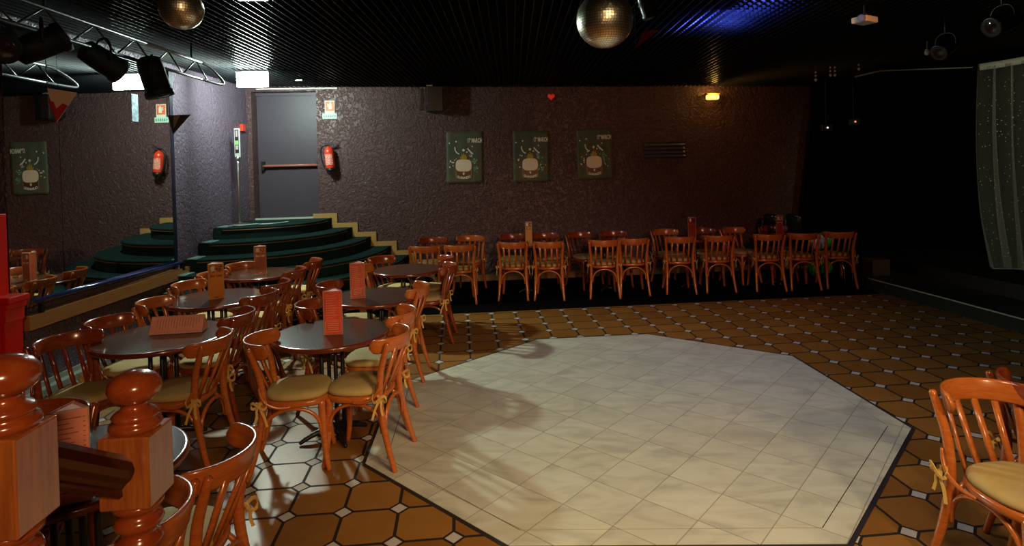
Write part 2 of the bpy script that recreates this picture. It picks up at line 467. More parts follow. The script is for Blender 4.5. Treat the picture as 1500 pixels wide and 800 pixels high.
# ------------------------------------------------------------------ ceiling: open blade grid under a black soffit
bm = B()
sp_, hh, tt = 0.075, 0.050, 0.0045
gx0, gx1, gy0, gy1 = -4.14, 8.2, 0.6, 9.44
def gbox(x0, x1, y0, y1, zl=0.0):
    vs = [bm.verts.new((x, y, CZ(x) + z)) for z in (zl, hh) for x, y in ((x0, y0), (x1, y0), (x1, y1), (x0, y1))]
    for f in ((3, 2, 1, 0), (4, 5, 6, 7), (0, 1, 5, 4), (1, 2, 6, 5), (2, 3, 7, 6), (3, 0, 4, 7)): bm.faces.new([vs[i] for i in f])
x = gx0
while x < gx1:
    gbox(x, x + tt, gy0, WB(x) - 0.02 if x < 5.1 else 10.15); x += sp_
y = gy0
while y < 10.1:
    xs = max(gx0, (y - 9.81) / 0.08 + 0.3) if y > 9.45 else gx0
    if xs < gx1: gbox(xs, gx1, y, y + tt, 0.024)
    y += sp_
struct('ceiling', bm, GRID)
bm = B(); prism(bm, [(-5.1, -2.6), (9.4, -2.6), (9.4, 10.7), (-5.1, 10.7)], 3.8, 3.95); struct('ceiling_slab', bm, BLACKM)
bm = B()
prism(bm, [(DX0 + .1, WB(DX0) - 0.035), (DX1 + .35, WB(DX1 + .35) - 0.035), (DX1 + .35, WB(DX1 + .35) - 0.003), (DX0 + .1, WB(DX0) - 0.003)], 3.193, 3.21)
struct('trim_2', bm, WHITE)

# baseboards
bm = B(); prism(bm, [(-1.62, WB(-1.62) - .028), (5.1, WB(5.1) - .028), (5.1, WB(5.1) - .002), (-1.62, WB(-1.62) - .002)], 0.006, 0.10); struct('baseboard_back', bm, LEDGEW)
bm = B(); prism(bm, [(WL(4.9) + .002, 4.9), (WL(4.9) + .09, 4.9), (WL(6.95) + .09, 6.95), (WL(6.95) + .002, 6.95)], 0.0, 0.055)
prism(bm, [(WL(4.9) + .002, 4.9), (WL(4.9) + .022, 4.9), (WL(6.95) + .022, 6.95), (WL(6.95) + .002, 6.95)], 0.055, 0.10)
struct('baseboard_left', bm, SKIRT)

# ------------------------------------------------------------------ stairs
CX, CYY = -4.14, 9.46
NS = 7
RAD = [(1.21, 1.18), (1.53, 1.60), (1.82, 1.98), (2.14, 2.26), (2.42, 2.52), (2.58, 2.66), (2.74, 2.80)]
st = thing('curved_staircase', 'dark green carpeted curved steps fanning out below the grey exit door', 'stairs', (0, 0, 0))
def edge(k, dr=0.0, n=26):
    a, b = RAD[k]; a += dr; b += dr; out = []
    for i in range(n + 1):
        t = (pi / 2) * i / n; e = 2 / 2.25
        x = CX + a * max(sin(t), 0) ** e; y = CYY - b * max(cos(t), 0) ** e
        if i == 0: x = WL(y) + .012
        x = max(x, WL(y) + .012)
        y = min(y, WB(x) - .004)
        out.append((x, y))
    xe = out[-1][0]; out[-1] = (xe, WB(xe) - .004)
    return out
for k in range(NS):
    z1 = 1.12 - 0.16 * k; z0 = z1 - 0.16 if k < NS - 1 else 0.0
    bm = B(); E_ = edge(k); prism(bm, E_ + [(WL(9.48) + .004, WB(WL(9.48)) - .004)], max(z0, 0.0), z1 - .001)
    s = obj('step', bm, CARPET, st)
    P = [(x, y, z1 - 0.036) for x, y in edge(k, 0.006)[1:-1]]
    bm = B(); tube(bm, P, 0.0085, 6); obj('nosing_strip', bm, BRASS, s, True)
    bm = B(); P = [(x, y, z1 - 0.014) for x, y in edge(k, 0.0)[1:-1]]; tube(bm, P, 0.016, 8); obj('carpet_nose', bm, CARPET, s, True)
    if k < 5:
        bm = B(); y0 = CYY - RAD[k][1] + 0.0; xx = WL(y0)
        box(bm, (xx + .085, y0 + .12, z1 + .008), (0.05, 0.24, 0.014), bev=.003); box(bm, (xx + .15, y0 + .12, z1 + .006), (0.05, 0.24, 0.012), bev=.003)
        obj('edge_strip', bm, TEAL, s)
# stepped pine skirting on back wall
bm = B(); w_ = 0.10
prof = []
for k in range(NS):
    xk = CX + RAD[k][0]; zk = 1.12 - .16 * k
    if k == 0: prof.append((DX1 - 0.02, zk + 0.03 + .045))
    prof.append((xk + (w_ if k else .06), zk + .075)); prof.append((xk + (w_ if k else .06), zk - .16 + .075))
inner = []
for k in range(NS):
    xk = CX + RAD[k][0]; zk = 1.12 - .16 * k
    inner += [(xk - .0, zk - .03), (xk - .0, zk - .16 - .03)]
# build as a fan of boxes, one tread piece and one riser piece per level
for k in range(NS):
    xk = CX + RAD[k][0]; zk = 1.12 - .16 * k
    xprev = CX + RAD[k - 1][0] if k else DX1
    def slab(x0, x1, z0, z1, t=0.03):
        prism(bm, [(x0, WB(x0) - t), (x1, WB(x1) - t), (x1, WB(x1) - .002), (x0, WB(x0) - .002)], z0, z1)
    slab(xprev + (.012 if k else -.09), xk + .10, zk + .002, zk + .075)
    slab(xk + .02, xk + .10, zk - .085, zk + .002)
obj('stringer', bm, PINE, st)
bm = B(); slab(DX0 + .02, DX1 - .09, 1.122, 1.15, .03)
prism(bm, [(DX0 + .02, WB(DX0) - .03 + .05), (DX1 - .02, WB(DX1) + .02), (DX1 - .02, WB(DX1) + .18), (DX0 + .02, WB(DX0) + .18)], 1.12, 1.128)
obj('door_sill', bm, mat('pale_green_sill', (.45, .55, .42), .4), st)

# ------------------------------------------------------------------ mirror, ledge, rail on left wall
bm = B()
def MX(y): return -4.060 - 0.036 * (y - 4.9)
for y0, y1 in ((4.78, 5.385), (5.39, 7.26)):
    prism(bm, [(MX(y0), y0), (MX(y1), y1), (MX(y1) - .012, y1), (MX(y0) - .012, y0)], 0.80, 3.17)
mo = tag(obj('wall_mirror', bm, MIRROR), 'large floor to ceiling wall mirror in two panels above the wooden ledge', 'mirror')
bm = B(); prism(bm, [(MX(7.26) + .004, 7.262), (MX(7.26) + .004, 7.33), (WL(7.33) - 0.0 + .002, 7.33), (WL(7.262) + .002, 7.262)], 0.72, 3.17)
obj('mirror_edge', bm, mat('dark_navy_edge', (.008, .012, .03), .3), mo)
bm = B(); prism(bm, [(WL(4.95) + .002, 4.95), (WL(4.95) + .10, 4.95), (WL(7.75) + .10, 7.75), (WL(7.75) + .002, 7.75)], 0.60, 0.72)
obj_l = struct('trim_3', bm, LEDGEW)
t = thing('grab_rail', 'dark blue glossy tube rail running along the foot of the wall mirror', 'rail')
bm = B(); tube(bm, [(WL(5.0) + .085, 5.0, 0.835), (WL(7.33) + .085, 7.33, 0.795)], 0.021, 12); obj('rail_tube', bm, BLUER, t, True)
bm = B()
box(bm, (WL(7.3) + .085, 7.33, 0.75), (0.035, 0.05, 0.10)); obj('rail_post', bm, BLACK, t)
bm = B(); box(bm, (WL(5.1) + .085, 5.1, 0.765), (0.03, 0.03, 0.09)); obj('rail_post', bm, BLACK, t)
# blue-white notice on the mirror
ym = 6.55
bm = B(); box(bm, (MX(ym) + .0025, ym, 2.62), (0.003, 0.12, 0.30), Matrix.Rotation(0.036, 3, 'Z'))
tag(obj('notice_strip', bm, mat('pale_blue_paper', (.35, .5, .6), .6, noise=(25, (1, 1, 1), .1, (.12, .2, .28)))), 'narrow pale blue notice strip stuck on the mirror beside the reflected fire sign', 'notice')

# red panelled pilaster at far left
t = thing('red_partition', 'red painted panelled wooden partition at the left edge of the room', 'partition')
bm = B(); box(bm, (-4.05, 4.665, 0.38), (0.22, 0.17, 0.76), bev=.006); box(bm, (-4.05, 4.575, 0.40), (0.13, 0.02, 0.54), bev=.006); obj('base_panel', bm, REDP, t)
bm = B(); box(bm, (-4.05, 4.655, 0.935), (0.34, 0.20, 0.05), bev=.008); box(bm, (-4.05, 4.655, 0.885), (0.30, 0.19, 0.05), bev=.01); box(bm, (-4.05, 4.66, 0.81), (0.26, 0.18, 0.10), bev=.006); obj('ledge_cap', bm, REDP, t)
bm = B(); box(bm, (-4.075, 4.66, 1.28), (0.12, 0.12, 0.64), bev=.006); obj('upper_post', bm, REDP, t)

# ------------------------------------------------------------------ chair
def seat_outline(s, n=28):
    out = []
    for i in range(n):
        t = 2 * pi * i / n; e = 2 / 2.7
        c_, s_ = cos(t), sin(t)
        x = 0.205 * math.copysign(abs(c_) ** e, c_); y = 0.205 * math.copysign(abs(s_) ** e, s_) * (1 + 0.07 * c_)
        out.append((x * s, y * s))
    return out


def layers(bm, L, n=28, close=True):
    rings = [[bm.verts.new((x, y, z)) for x, y in seat_outline(s, n)] for s, z in L]
    for a, b in zip(rings, rings[1:]):
        for k in range(n): bm.faces.new((a[k], a[(k + 1) % n], b[(k + 1) % n], b[k]))
    bm.faces.new(rings[0][::-1]); bm.faces.new(rings[-1])


CRX, CRR = -0.105, 0.212
def crest_bm():
    bm = B(); n = 26; prev = None; A = radians(80)
    for i in range(n + 1):
        th = -A + 2 * A * i / n
        arc = (A - abs(th)) * CRR       # distance from tip
        hz = 0.047 * (1 if arc > 0.04 else sqrt(max(0.05, 1 - (1 - arc / 0.04) ** 2)))
        q = []
        for dz, dr in ((-1, -.006), (-1, .006), (-.8, .0095), (.8, .0095), (1, .006), (1, -.006), (.8, -.0095), (-.8, -.0095)):
            z = 0.776 + dz * hz; r = CRR + dr + (z - .776) * 0.18
            q.append(bm.verts.new((CRX - r * cos(th), r * sin(th), z)))
        if prev:
            for k in range(8): bm.faces.new((prev[k], prev[(k + 1) % 8], q[(k + 1) % 8], q[k]))
        else: bm.faces.new(q[::-1])
        prev = q
    bm.faces.new(prev); return bm


def tie_bm(s, var=0):
    """bow tied round the rear post on side s"""
    bm = B(); c = Vector((-0.205, s * 0.198, 0.465))
    tube(bm, [c + Vector((-.02, -.005 * s, 0)), c + Vector((0, .012 * s, .004)), c + Vector((.02, 0, 0))], 0.010, 6)
    for k in (-1, 1):     # loops
        P = [c + Vector((0, s * .014, 0)) + Vector((k * .045 * sin(a) * 1.0, s * .03 * (1 - cos(a)) * .5, .022 * sin(2 * a) * k)) for a in [pi * j / 8 for j in range(9)]]
        ribbon(bm, P, 0.015, (0, 0, 1), .002)
    for k, L in ((-1, .10), (1, .13)):
        P = [c + Vector((0, s * .014, -.004)), c + Vector((k * .012, s * .030, -.03)), c + Vector((k * .022 + .01, s * .032, -L * .6)), c + Vector((k * .034 + .012, s * .036, -L))]
        ribbon(bm, smoothpath([tuple(p) for p in P], 4), 0.014, (1, 0.3, 0), .0018)
    return bm


CHAIR_N = 0
def make_chair(name, wood, label):
    t = thing(name, label, 'chair')
    bm = B(); layers(bm, [(.965, .418), (1.0, .425), (1.0, .446), (.975, .455), (.90, .457)]); obj('seat', bm, wood, t, True)
    bm = B(); layers(bm, [(.90, .458), (.95, .462), (.965, .474), (.945, .487), (.86, .498), (.6, .503), (.25, .505)]); cu = obj('cushion', bm, CUSH, t, True)
    obj('cushion_tie', tie_bm(1), TIE, cu); obj('cushion_tie', tie_bm(-1), TIE, cu)
    obj('crest_rail', crest_bm(), wood, t, True)
    for s in (-1, 1):
        bm = B(); P = smoothpath([(.150, s * .160, .43, .0235), (.158, s * .166, .25, .0215), (.172, s * .176, .10, .0185), (.188, s * .186, 0.008, .0155)], 4)
        tube(bm, P, [p[3] for p in P], 10); obj('leg', bm, wood, t, True)
        bm = B(); P = smoothpath([(-.285, s * .205, 0.008, .0155), (-.250, s * .196, .12, .0185), (-.212, s * .186, .28, .021), (-.190, s * .182, .44, .0225), (-.200, s * .186, .60, .021), (-.232, s * .197, .72, .0195), (-.258, s * .205, .798, .016)], 4)
        tube(bm, P, [p[3] for p in P], 10); obj('leg', bm, wood, t, True)
        # elbow brace from post to seat side
        bm = B(); P = smoothpath([(-.205, s * .210, .56, .007), (-.195, s * .216, .52, .0095), (-.165, s * .222, .47, .0105), (-.10, s * .222, .437, .0105), (-.03, s * .217, .432, .0085)], 4)
        tube(bm, P, [p[3] for p in P], 8, flat=.8); obj('elbow_brace', bm, wood, t, True)
        # side hoop
        bm = B(); P = [(-.025 + .172 * cos(a), s * (.176), .235 + .172 * max(sin(a), 0) ** .75) for a in [pi * i / 14 for i in range(15)]]
        tube(bm, P, .012, 8); obj('hoop_brace', bm, wood, t, True)
    for sl, yy in ((.170, .155), (-.215, .165)):
        bm = B(); P = [(sl + (.0 if sl > 0 else 0.0), yy * cos(a), .235 + .172 * max(sin(a), 0) ** .75) for a in [pi * i / 14 for i in range(15)]]
        tube(bm, P, .012, 8); obj('hoop_brace', bm, wood, t, True)
    for th in (-34, -12, 12, 34):
        a = radians(th); bx = -.188 + .012 * abs(th) / 34; by = .115 * th / 34
        bm = B(); tx, ty = CRX - (CRR - .001) * cos(a), (CRR - .001) * sin(a)
        P = [(bx, by, .45), (bx * .6 + tx * .4 - .004, by * .6 + ty * .4, .575), (tx, ty, .75)]
        tube(bm, P, .0085, 10, flat=1.0) if False else ribbon(bm, P, .025, (sin(a), cos(a), 0), .0065); obj('slat', bm, wood, t, True)
    index_kids(t)
    return t


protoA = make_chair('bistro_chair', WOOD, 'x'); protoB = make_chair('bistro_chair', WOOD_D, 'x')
used = {}
def chair(x, y, yaw, label, group=None, dark=0, z=0.0, tilt=0):
    p = protoB if dark else protoA
    if used.get(dark): t = copy_tree(p)
    else: t = p; used[dark] = 1
    t.location = (x, y, z); t.rotation_euler = (0, 0, radians(yaw)); tag(t, label, 'chair', group or 'wooden bistro chairs')
    return t


GL = 'bistro chairs around the left group of tables'
GB = 'bistro chairs in the back row by the rear wall'
GF = 'bistro chairs in the foreground'
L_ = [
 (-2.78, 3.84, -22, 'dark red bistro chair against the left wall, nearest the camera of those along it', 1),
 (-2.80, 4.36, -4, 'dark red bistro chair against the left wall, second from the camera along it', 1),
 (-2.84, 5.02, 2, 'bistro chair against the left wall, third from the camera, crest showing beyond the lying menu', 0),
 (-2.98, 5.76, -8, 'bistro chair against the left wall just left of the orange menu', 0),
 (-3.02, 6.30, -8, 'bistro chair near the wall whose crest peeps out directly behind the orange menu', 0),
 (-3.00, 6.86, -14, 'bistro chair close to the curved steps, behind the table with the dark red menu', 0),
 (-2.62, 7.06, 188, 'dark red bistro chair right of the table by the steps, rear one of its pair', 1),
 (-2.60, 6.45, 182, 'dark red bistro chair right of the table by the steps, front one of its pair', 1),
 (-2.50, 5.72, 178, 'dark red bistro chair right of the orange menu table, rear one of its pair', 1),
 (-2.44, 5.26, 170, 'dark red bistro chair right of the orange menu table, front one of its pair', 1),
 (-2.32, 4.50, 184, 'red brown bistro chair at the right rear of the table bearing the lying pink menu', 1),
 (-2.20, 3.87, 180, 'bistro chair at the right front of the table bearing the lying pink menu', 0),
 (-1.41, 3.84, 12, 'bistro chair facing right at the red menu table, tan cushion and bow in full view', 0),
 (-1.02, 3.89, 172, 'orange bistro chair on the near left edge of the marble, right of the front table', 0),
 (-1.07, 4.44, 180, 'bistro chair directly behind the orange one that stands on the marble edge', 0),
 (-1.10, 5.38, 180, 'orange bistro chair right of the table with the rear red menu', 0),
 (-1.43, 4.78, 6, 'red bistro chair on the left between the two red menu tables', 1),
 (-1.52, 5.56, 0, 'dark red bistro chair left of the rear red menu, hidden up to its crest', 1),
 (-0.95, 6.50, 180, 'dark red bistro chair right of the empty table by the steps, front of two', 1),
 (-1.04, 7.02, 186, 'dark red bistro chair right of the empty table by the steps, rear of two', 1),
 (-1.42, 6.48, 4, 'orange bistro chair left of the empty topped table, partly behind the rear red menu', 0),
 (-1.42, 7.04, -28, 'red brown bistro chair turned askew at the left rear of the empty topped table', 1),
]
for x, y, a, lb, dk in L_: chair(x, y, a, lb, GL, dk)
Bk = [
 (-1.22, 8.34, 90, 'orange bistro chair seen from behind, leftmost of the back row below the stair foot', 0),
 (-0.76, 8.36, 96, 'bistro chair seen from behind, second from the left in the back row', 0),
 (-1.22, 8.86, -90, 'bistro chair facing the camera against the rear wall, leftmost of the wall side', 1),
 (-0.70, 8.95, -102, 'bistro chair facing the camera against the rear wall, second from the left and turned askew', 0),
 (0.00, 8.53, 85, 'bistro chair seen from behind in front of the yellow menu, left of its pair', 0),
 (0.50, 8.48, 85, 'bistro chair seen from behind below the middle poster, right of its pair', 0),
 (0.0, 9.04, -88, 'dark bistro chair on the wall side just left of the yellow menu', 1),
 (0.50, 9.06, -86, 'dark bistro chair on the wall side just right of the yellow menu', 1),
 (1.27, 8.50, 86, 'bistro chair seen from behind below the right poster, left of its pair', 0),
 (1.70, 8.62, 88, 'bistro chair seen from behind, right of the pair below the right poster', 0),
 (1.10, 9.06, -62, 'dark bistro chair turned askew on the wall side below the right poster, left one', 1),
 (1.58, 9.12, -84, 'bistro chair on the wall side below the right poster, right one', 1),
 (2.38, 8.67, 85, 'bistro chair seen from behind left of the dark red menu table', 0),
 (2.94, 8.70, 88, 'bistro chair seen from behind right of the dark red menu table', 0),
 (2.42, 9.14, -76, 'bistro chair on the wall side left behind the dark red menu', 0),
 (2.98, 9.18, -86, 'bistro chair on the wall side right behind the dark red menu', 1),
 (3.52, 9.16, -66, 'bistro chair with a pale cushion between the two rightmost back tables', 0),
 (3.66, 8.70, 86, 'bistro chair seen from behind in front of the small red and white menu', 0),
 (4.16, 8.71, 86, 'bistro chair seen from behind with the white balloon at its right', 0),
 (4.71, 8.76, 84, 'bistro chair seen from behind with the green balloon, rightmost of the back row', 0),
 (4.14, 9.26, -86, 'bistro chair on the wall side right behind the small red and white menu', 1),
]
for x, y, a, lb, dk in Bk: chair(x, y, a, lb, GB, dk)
chair(-1.36, 2.28, 182, 'orange bistro chair in the foreground beside the newel post, farther of two', GF, 0)
chair(-1.39, 1.86, 180, 'orange bistro chair beside the newel post, nearer of two, cut by the bottom edge', GF, 0)
chair(-2.13, 2.50, -75, 'dark bistro chair mostly hidden behind the turned newel post and tall pink menu', GF, 1)
chair(2.125, 2.47, -84, 'orange bistro chair with a pale bow alone at the right foreground', GF, 0)
chair(2.60, 2.74, 5, 'reddish bistro chair cut off by the right edge of the photo', GF, 1)

# ------------------------------------------------------------------ tables
def make_table(label):
    t = thing('round_table', label, 'table')
    bm = B(); lathe(bm, [(.385, .704), (.392, .7345), (0, .735)], 56); obj('tabletop', bm, TOPM, t)
    bm = B(); P = [(.393 * cos(a), .393 * sin(a), .7195) for a in [2 * pi * i / 56 for i in range(57)]]
    pr = [(.386, .702), (.398, .704), (.4035, .712), (.4035, .727), (.398, .7345), (.388, .7355)]
    rings = [[bm.verts.new((r * cos(2 * pi * k / 56), r * sin(2 * pi * k / 56), z)) for k in range(56)] for r, z in pr]
    for a, b in zip(rings, rings[1:]):
        for k in range(56): bm.faces.new((a[k], a[(k + 1) % 56], b[(k + 1) % 56], b[k]))
    obj('edge_band', bm, TEDGE, t, True)
    for sx in (-1, 1):
        for sy in (-1, 1):
            bm = B(); tube(bm, [(sx * .052, sy * .052, .05), (sx * .052, sy * .052, .69)], .014, 10); obj('column', bm, IRON, t, True)
    bm = B(); box(bm, (0, 0, .69), (.40, .05, .022), bev=.004); box(bm, (0, 0, .69), (.05, .40, .0215), bev=.004); lathe(bm, [(.09, .655), (.10, .68)], 20); obj('top_bracket', bm, IRON, t)
    bm = B(); lathe(bm, [(.095, .03), (.10, .045), (.085, .06), (.05, .075)], 24)
    obj('base_hub', bm, IRON, t, True)
    for k in range(4):
        a = pi / 4 + k * pi / 2
        P = smoothpath([(.04 * cos(a), .04 * sin(a), .06, .024), (.13 * cos(a), .13 * sin(a), .052, .020), (.20 * cos(a), .20 * sin(a), .03, .017), (.235 * cos(a), .235 * sin(a), .013, .013)], 4)
        bm = B(); tube(bm, P, [p[3] for p in P], 8); obj('foot', bm, IRON, t, True)
    index_kids(t); return t


tp = make_table('x'); first = True
TB = [
 (-1.30, 4.18, 1.0, 'round dark table near the marble floor bearing the tall red menu nearest the camera'),
 (-2.50, 4.20, 1.08, 'round dark table bearing the pink menu that lies on its side'),
 (-2.74, 5.46, 1.06, 'round dark table bearing the tall orange menu'),
 (-2.90, 6.74, 1.03, 'round brown table closest to the curved steps bearing a dark red menu'),
 (-1.26, 5.36, 1.0, 'round dark table bearing the rear red menu, in front of the empty topped one'),
 (-1.22, 6.76, 0.95, 'round brown table with an empty top, farthest of the right hand file'),
 (-1.76, 2.34, 1.0, 'round table in the near left corner bearing the tallest pink menu, behind the newel posts'),
 (-0.98, 8.62, 0.88, 'small round dark table with an empty top in the back row, leftmost'),
 (0.25, 8.80, 0.88, 'small round dark table bearing the yellow menu in the back row'),
 (1.42, 8.84, 0.88, 'small round dark table without a menu in the back row below the right poster'),
 (2.68, 8.93, 0.88, 'small round dark table bearing the dark red menu in the back row'),
 (3.94, 8.98, 0.88, 'small round dark table bearing the red and white menu, rightmost of the back row'),
]
for i, (x, y, s, lb) in enumerate(TB):
    t = tp if i == 0 else copy_tree(tp)
    t.location = (x, y, 0.002); t.scale = (s, s, 1); t.rotation_euler = (0, 0, random.uniform(-.5, .5)); tag(t, lb, 'table', 'round pedestal tables')

# ------------------------------------------------------------------ menus
def menu(loc, yaw, wdt, h, face, dark, pic, txt, label, style=0, lying=False):
    """three-sided acrylic menu tower, front face towards local -Y"""
    t = thing('menu_stand', label, 'menu', loc, radians(yaw), 'table menus')
    r = wdt / sqrt(3)
    pts = [(r * cos(a), r * sin(a)) for a in (radians(-150), radians(-30), radians(90))]
    bm = B(); prism(bm, [(x * .97, y * .97) for x, y in pts], 0.004, h)
    cardm = mat('menu_card', face, .45, coat=.3, noise=(7, (2, 2, 1.2), .25, dark))
    parts = [obj('card', bm, cardm, t)]
    yf = -r / 2
    mt = Matrix.Translation((0, yf - .0012, 0)) @ Matrix.Rotation(pi / 2, 4, 'X')
    M0 = lambda dx, z: Matrix.Translation((dx, yf - .0014, z)) @ Matrix.Rotation(pi / 2, 4, 'X')
    if style == 0:
        bm = B(); box(bm, (0, yf - .0004, h * .86), (wdt * .84, .001, h * .20)); parts.append(obj('picture', bm, mat('menu_picture', (.05, .01, .006), .4, noise=(60, (1, 1, 1), .08, pic)), t))
        bm = B(); lathe(bm, [(.012, 0), (.015, .012), (.016, .035), (.012, .045), (0, .046)], 12, ax=Matrix.Diagonal((1, .05, 1)), c=(-wdt * .2, yf - .0012, h * .80)); parts.append(obj('drink_picture', bm, CREAM, t))
        bm = B(); text_bm(bm, 'Bar List', .03, M0(0, h * .66), width=wdt * .74); parts.append(obj('lettering', bm, mat('menu_ink', txt, .5), t))
        bm = B(); box(bm, (0, yf - .0008, h * .05), (wdt * .25, .001, .006)); parts.append(obj('imprint', bm, mat('menu_ink2', txt, .5), t))
    else:
        ink = mat('menu_ink', txt, .5)
        bm = B(); n = 11 if style == 1 else 16
        for k in range(n):
            z = h * (.90 - .62 * k / n) if style == 1 else h * (.92 - .84 * k / n)
            ww = wdt * random.uniform(.35, .7); box(bm, (-wdt * .38 + ww / 2, yf - .0006, z), (ww, .0008, h * .008)); box(bm, (wdt * .38, yf - .0006, z), (wdt * .06, .0008, h * .008))
        if style == 1:
            for z in (h * .07, h * .30): box(bm, (0, yf - .0006, z), (wdt * .84, .0008, .0022))
            for x in (-1, 1): box(bm, (x * wdt * .42, yf - .0006, h * .185), (.0022, .0008, h * .23))
            for k in range(4): box(bm, (0, yf - .0006, h * (.26 - .045 * k)), (wdt * .6, .0008, .004))
        parts.append(obj('printed_lines', bm, ink, t))
    bm = B()    # acrylic edges
    for x, y in pts: tube(bm, [(x, y, 0), (x, y, h + .004)], .0022, 6)
    for z in (.002, h + .003):
        for a, b in ((0, 1), (1, 2), (2, 0)): tube(bm, [(*pts[a], z), (*pts[b], z)], .0018, 6)
    parts.append(obj('clear_frame', bm, mat('acrylic_edge', (.5, .35, .28), .08, spec=.8), t))
    if lying:
        for p in parts:
            p.rotation_euler = (0, pi / 2, 0); p.location = (-h / 2, 0, wdt / 2 + .002)
        # rest on a flat side: turn about the long axis
        for p in parts:
            m = Matrix.Translation((0, 0, wdt / sqrt(3) / 2 + .0025)) @ Matrix.Rotation(radians(0), 4, 'X') @ Matrix.Translation((-h / 2, 0, 0)) @ Matrix.Rotation(pi / 2, 4, 'Y') @ Matrix.Rotation(radians(-30), 4, 'Z')
            p.matrix_basis = m
    return t


Z0 = .7375
menu((-1.27, 4.15, Z0), 8, .125, .30, (.85, .10, .04), (.55, .05, .02), (.5, .2, .1), (.75, .35, .25), 'tall red printed menu on the table nearest the marble floor', 1)
menu((-1.40, 5.30, Z0), 12, .125, .31, (.75, .11, .05), (.38, .05, .02), (.5, .2, .1), (.75, .35, .25), 'tall red menu on the second table from the camera in the right hand file', 1)
menu((-2.73, 5.42, Z0), 38, .13, .32, (.75, .26, .02), (.62, .17, .01), (.7, .2, .05), (.10, .03, .01), 'tall orange menu lettered Bar List with a drink picture')
menu((-2.86, 6.70, Z0), 24, .125, .31, (.30, .03, .01), (.50, .09, .02), (.7, .25, .06), (.85, .78, .66), 'dark red menu with pale lettering on the table closest to the steps')
menu((-2.44, 4.30, Z0), 8, .13, .355, (.95, .42, .30), (.85, .28, .19), (.5, .2, .1), (.35, .10, .07), 'pink printed menu stand lying on its side on a table', 2, True)
menu((-1.57, 2.08, Z0), 28, .112, .325, (.95, .38, .26), (.85, .27, .18), (.5, .2, .1), (.30, .10, .08), 'tall pink printed menu in the near left corner behind the handrail', 2)
menu((0.225, 8.83, Z0), 2, .095, .31, (.65, .30, .05), (.50, .19, .03), (.5, .2, .1), (.12, .04, .02), 'narrow yellow menu in front of the rear wall', 0)
menu((2.68, 8.97, Z0), 5, .12, .30, (.22, .012, .008), (.34, .03, .012), (.15, .02, .01), (.35, .05, .03), 'dark red menu on the second back row table from the right')
menu((4.01, 9.0, Z0), 10, .105, .29, (.40, .03, .02), (.28, .02, .012), (.7, .5, .4), (.8, .7, .62), 'small red and white menu on the rightmost back row table')

# ------------------------------------------------------------------ newel posts and handrail
def newel(name, loc, rz, blk_z0, blk_z1, label):
    t = thing(name, label, 'post', (loc[0], loc[1], 0), rz, 'turned newel posts')
    s = .118
    bm = B(); box(bm, (0, 0, (blk_z0 + blk_z1) / 2), (s, s, blk_z1 - blk_z0), bev=.004); obj('square_block', bm, NEWEL, t)
    k = blk_z1
    prof = [(.050, k - .002), (.056, k + .002), (.060, k + .010), (.056, k + .020), (.046, k + .024), (.050, k + .030), (.053, k + .036), (.046, k + .044), (.034, k + .050), (.028, k + .060), (.030, k + .068),
            (.045, k + .074), (.056, k + .085), (.0605, k + .100), (.058, k + .116), (.047, k + .130), (.030, k + .139), (.012, k + .143), (0, k + .144)]
    bm = B(); lathe(bm, prof, 32); obj('turned_finial', bm, NEWEL_R, t, True)
    z = blk_z0
    prof = [(.045, .15), (.055, .17), (.05, .2), (.032, .26), (.045, z - .5), (.054, z - .3), (.042, z - .16), (.034, z - .125), (.050, z - .112), (.054, z - .10), (.040, z - .088), (.036, z - .078), (.050, z - .066), (.056, z - .054), (.050, z - .040), (.040, z - .034), (.044, z - .026), (.056, z - .016), (.057, z - .006), (.05, z + .001)]
    bm = B(); lathe(bm, prof, 32); obj('turned_shaft', bm, NEWEL_R, t, True)
    bm = B(); box(bm, (0, 0, .0765), (s, s, .15), bev=.004); obj('plinth', bm, NEWEL, t)
    return t


N2 = (-0.952, 1.475); N1 = (-1.0, 1.155)
newel('newel_post', N2, radians(4), 1.068, 1.243, 'turned wooden newel post fully in view, at the lower end of the short handrail')
newel('newel_post', N1, radians(4), 1.195, 1.385, 'turned wooden newel post cut by the left edge of the photo')
# handrail between them
bm = B()
a = Vector((N1[0] + .004, N1[1] + .060, 1.292)); b = Vector((N2[0] - .004, N2[1] - .060, 1.155))
prof = [(-.028, -.040), (-.020, -.048), (.020, -.048), (.028, -.040), (.020, -.028), (.024, -.018), (.034, -.006), (.036, .010), (.028, .030), (.012, .042), (-.012, .042), (-.028, .030), (-.036, .010), (-.034, -.006), (-.024, -.018), (-.020, -.028)]
dr = (b - a).normalized(); sd = dr.cross(Vector((0, 0, 1))).normalized(); upv = sd.cross(dr)
rr = [[bm.verts.new(p + sd * u + upv * v) for u, v in prof] for p in (a, b)]
for k in range(len(prof)): bm.faces.new((rr[0][k], rr[0][(k + 1) % len(prof)], rr[1][(k + 1) % len(prof)], rr[1][k]))
bm.faces.new(rr[0]); bm.faces.new(rr[1][::-1])
tag(obj('handrail', bm, RAIL), 'short dark moulded handrail between the two newel posts', 'handrail')

